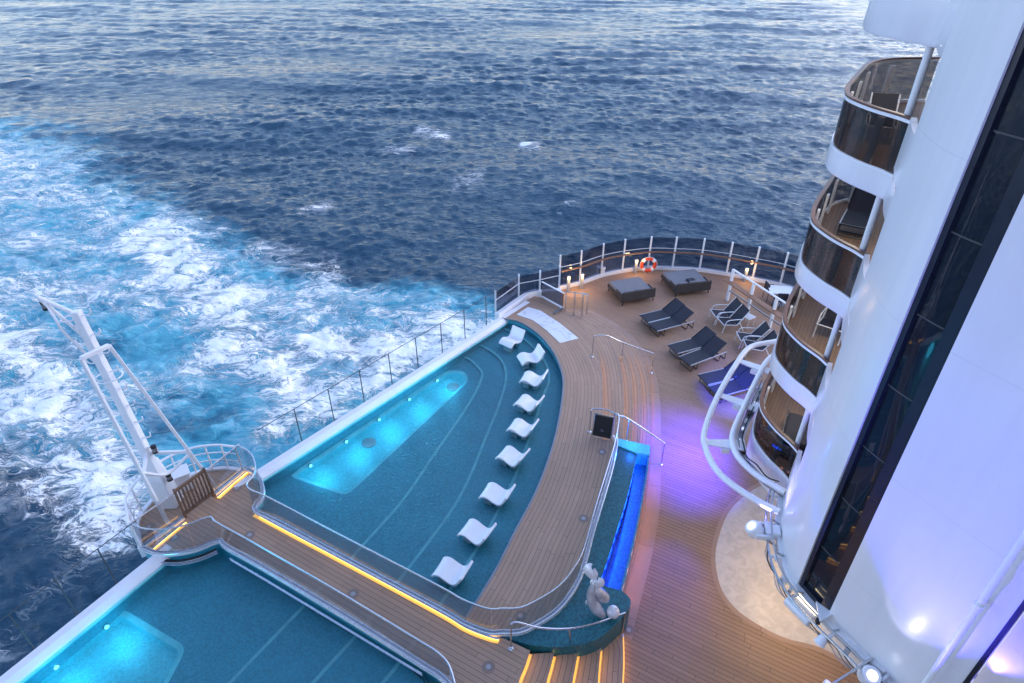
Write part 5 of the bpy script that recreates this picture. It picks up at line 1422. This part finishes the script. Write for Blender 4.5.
# ------------------------------------------------------------------ sculpture on the podium
def build_dolphin():
    PEARL = paint('pearl', (.60, .59, .62), .22, metal=.35, var=.18, scale=4, coat=.5)
    PEARLW = paint('pearl_white', (.78, .75, .76), .25, metal=.1, var=.08, scale=5, coat=.4)
    b0 = G(605, 616.5, ZU)
    t = thing('dolphin_sculpture', 'silver pearl sculpture of a diving dolphin, tail up, on the teal podium', 'sculpture', b0)
    def at(px, py, z): return G(px, py, z)
    body = smooth([at(605,617,ZU+.06), at(601,613.5,ZU+.14), at(596.5,608.5,ZU+.26), at(593,601.5,ZU+.44), at(592,594,ZU+.66), at(593,587,ZU+.88), at(594,580,ZU+1.08)], 40)
    n = len(body)
    rad = [.03+.12*math.sin(PI*min(1, .04+.98*(i/(n-1))**.8))**.7 for i in range(n)]
    MB().tube(body, .2, 18, radii=rad).build('body', PEARL, t, sub=1)
    b2_ = smooth([at(606.5,599.5,ZU+.34), at(604,597.5,ZU+.48), at(600.5,594.5,ZU+.62), at(597,590,ZU+.80), at(596,584,ZU+.96)], 24); n = len(b2_)
    MB().tube(b2_, .2, 18, radii=[.02+.125*math.sin(PI*min(1, .10+.88*(i/(n-1))**.75))**.8 for i in range(n)]).build('body', PEARL, t, sub=1)
    def leaf(path, w, m_, nm, flat=.24):
        P = smooth(path, 20); n = len(P)
        return MB().tube(P, w, 14, radii=[.008+w*1.15*math.sin(PI*min(1, .05+.93*(i/(n-1))))**1.3 for i in range(n)], flat=[flat]*n).build(nm, m_, t, sub=1)
    leaf([at(594,581,ZU+1.02), at(591,576,ZU+1.14), at(588.5,570.5,ZU+1.28), at(589.5,565.5,ZU+1.40), at(592.5,564,ZU+1.44)], .13, PEARLW, 'tail_fluke')
    leaf([at(593.5,581,ZU+1.02), at(594.5,574,ZU+1.20), at(594.5,568,ZU+1.34)], .07, PEARLW, 'tail_fluke')
    leaf([at(595.5,590,ZU+.84), at(597.5,585,ZU+.98), at(600.5,581,ZU+1.08), at(598.5,577.5,ZU+1.16)], .12, PEARLW, 'tail_fluke')
    leaf([at(596,588,ZU+.88), at(593.5,584,ZU+.98), at(596,578,ZU+1.12)], .08, PEARLW, 'tail_fluke')
    leaf([at(592,601,ZU+.42), at(588.5,602.5,ZU+.38), at(585.5,604.5,ZU+.32)], .09, PEARLW, 'fin', .4)
    sp_ = G(613, 612, ZU+.18); s_ = thing('pearl_ball', 'shiny pale ball lying on the podium beside the sculpture', 'ball', (sp_.x, sp_.y, ZU))
    MB().lathe(sp_, [(.16*math.sin(k*PI/12), -.16*math.cos(k*PI/12)) for k in range(13)], 24).build('ball', PEARLW, s_)
build_dolphin()

# ------------------------------------------------------------------ furniture on the balconies
def balcony_lounger(x, y, z, rz, label):
    r = copy_tree(r1); r['label'] = label; r['group'] = 'loungers on the cabin balconies'; r.location = (x, y, z); r.rotation_euler = (0,0,rz); r.scale = (.95,.9,1)
    return r
balcony_lounger(8.35, 14.6, 7.95+.30, 1.0, 'dark reclining lounger on the second balcony from the top')
q = copy_tree(r2); q['label'] = 'dark sling chair on the topmost visible balcony'; q['group'] = 'chairs on the cabin balconies'; q.location = (7.75, 13.6, 10.6+.30); q.rotation_euler = (0,0,1.2); q.scale = (.85,.85,.85)
q = copy_tree(r2); q['label'] = 'dark chair at the back of the middle balcony'; q['group'] = 'chairs on the cabin balconies'; q.location = (8.25, 14.0, 5.3+.30); q.rotation_euler = (0,0,.9)
sx_ = Vector((7.75, 13.0, 2.65+.30)); t = thing('balcony_sofa', 'dark cushioned sofa with thin pale frame on the lowest balcony', 'sofa', sx_)
MB().box(vtop(sx_, .22), (.75,1.3,.2), rz=-.5).build('base', DARK, t, bevel=.02); MB().box(vtop(sx_, .40), (.72,1.26,.18), rz=-.5).build('seat', CUSHD, t, bevel=.05); 
LK = 1.0
e = Vector((.36,-.0,0)); e.rotate(Matrix.Rotation(-.5,3,'Z')); MB().box(vtop(sx_+e, .62), (.16,1.26,.5), rz=-.5).build('backrest', CUSHD, t, bevel=.05)
e = Vector((-.385,0,0)); e.rotate(Matrix.Rotation(-.5,3,'Z')); e2 = Vector((0,.66,0)); e2.rotate(Matrix.Rotation(-.5,3,'Z'))
MB().tube([vtop(sx_+e-e2, .05), vtop(sx_+e-e2,.55), vtop(sx_+e+e2,.55), vtop(sx_+e+e2,.05)], .014, 6).build('frame', STEEL, t)

# ------------------------------------------------------------------ light tuning
# warm lamps under the tower overhang
for (px, py, e_) in ((779,512,13), (784,556,18), (800,610,4)):
    p = G(px, py, 2.2)+Vector((.45,0,0)); l = bpy.data.lights.new('soffit_lamp', 'POINT'); l.energy = e_*LK; l.color = (1, .70, .34); l.shadow_soft_size = .2
    lo = bpy.data.objects.new('soffit_lamp', l); COL.objects.link(lo); lo.location = p
# water channel glow
for k in range(16):
    f = .03+.94*k/15; a = at_len(IL, plen(IL)*f); b = min(OI, key=lambda q: (q-a).length); a = a.lerp(b, .75)
    l = bpy.data.lights.new('channel_lamp', 'POINT'); l.energy = 2.2*LK; l.color = (.006, .08, 1.0); l.shadow_soft_size = .12
    lo = bpy.data.objects.new('channel_lamp', l); COL.objects.link(lo); lo.location = (a.x, a.y, .60)
l = bpy.data.lights.new('channel_lamp', 'POINT'); l.energy = 8*LK; l.color = (.01, .14, 1.0); l.shadow_soft_size = .1
lo = bpy.data.objects.new('channel_lamp', l); COL.objects.link(lo); lo.location = vtop(G(632,446,ZU), .5)
# pink wash along the channel's outer foot
for k in range(9):
    a = at_len(OL, plen(OL)*(.08+.84*k/8))+Vector((.20,0,0)); l = bpy.data.lights.new('kerb_lamp', 'POINT'); l.energy = .6*LK; l.color = (1, .36, .28); l.shadow_soft_size = .1
    lo = bpy.data.objects.new('kerb_lamp', l); COL.objects.link(lo); lo.location = (a.x, a.y, .32)
uplight(880, 652, 1.3, (930, 600), 15*LK, 40, (.62,.57,1.0), 'blue uplight at the foot of the wall below the large light pool', .22)
uplight(912, 690, 1.5, (1005, 400), 760*LK, 66, (.06,.045,1.0), 'violet uplight washing the upper wall', .95)
ql = Vector((6.05, 10.5, 2.55)); spot('wall_wash', ql, (6.75, 11.0, 4.6), 220*LK, 60, (.22,.18,1.0), .6)
p, _, n = onwall(1000, 660, -.15); spot('violet_lamp', vtop(p, -1.2)+n*.0, onwall(1015, 620, -.5)[0], 110*LK, 70, (.12,.08,1.0), .5)

S.view_settings.view_transform = 'Standard'; S.view_settings.look = 'None'; S.view_settings.gamma = 1.0; S.view_settings.use_curve_mapping = False
S.view_settings.exposure = 1.72
S.render.engine = 'CYCLES'
cy = S.cycles; cy.transparent_max_bounces = 24; cy.max_bounces = 8; cy.glossy_bounces = 4; cy.diffuse_bounces = 3; cy.transmission_bounces = 4
cy.use_denoising = True; cy.caustics_reflective = False; cy.caustics_refractive = False; cy.sample_clamp_indirect = 6
try: cy.denoiser = 'OPENIMAGEDENOISE'
except Exception: pass
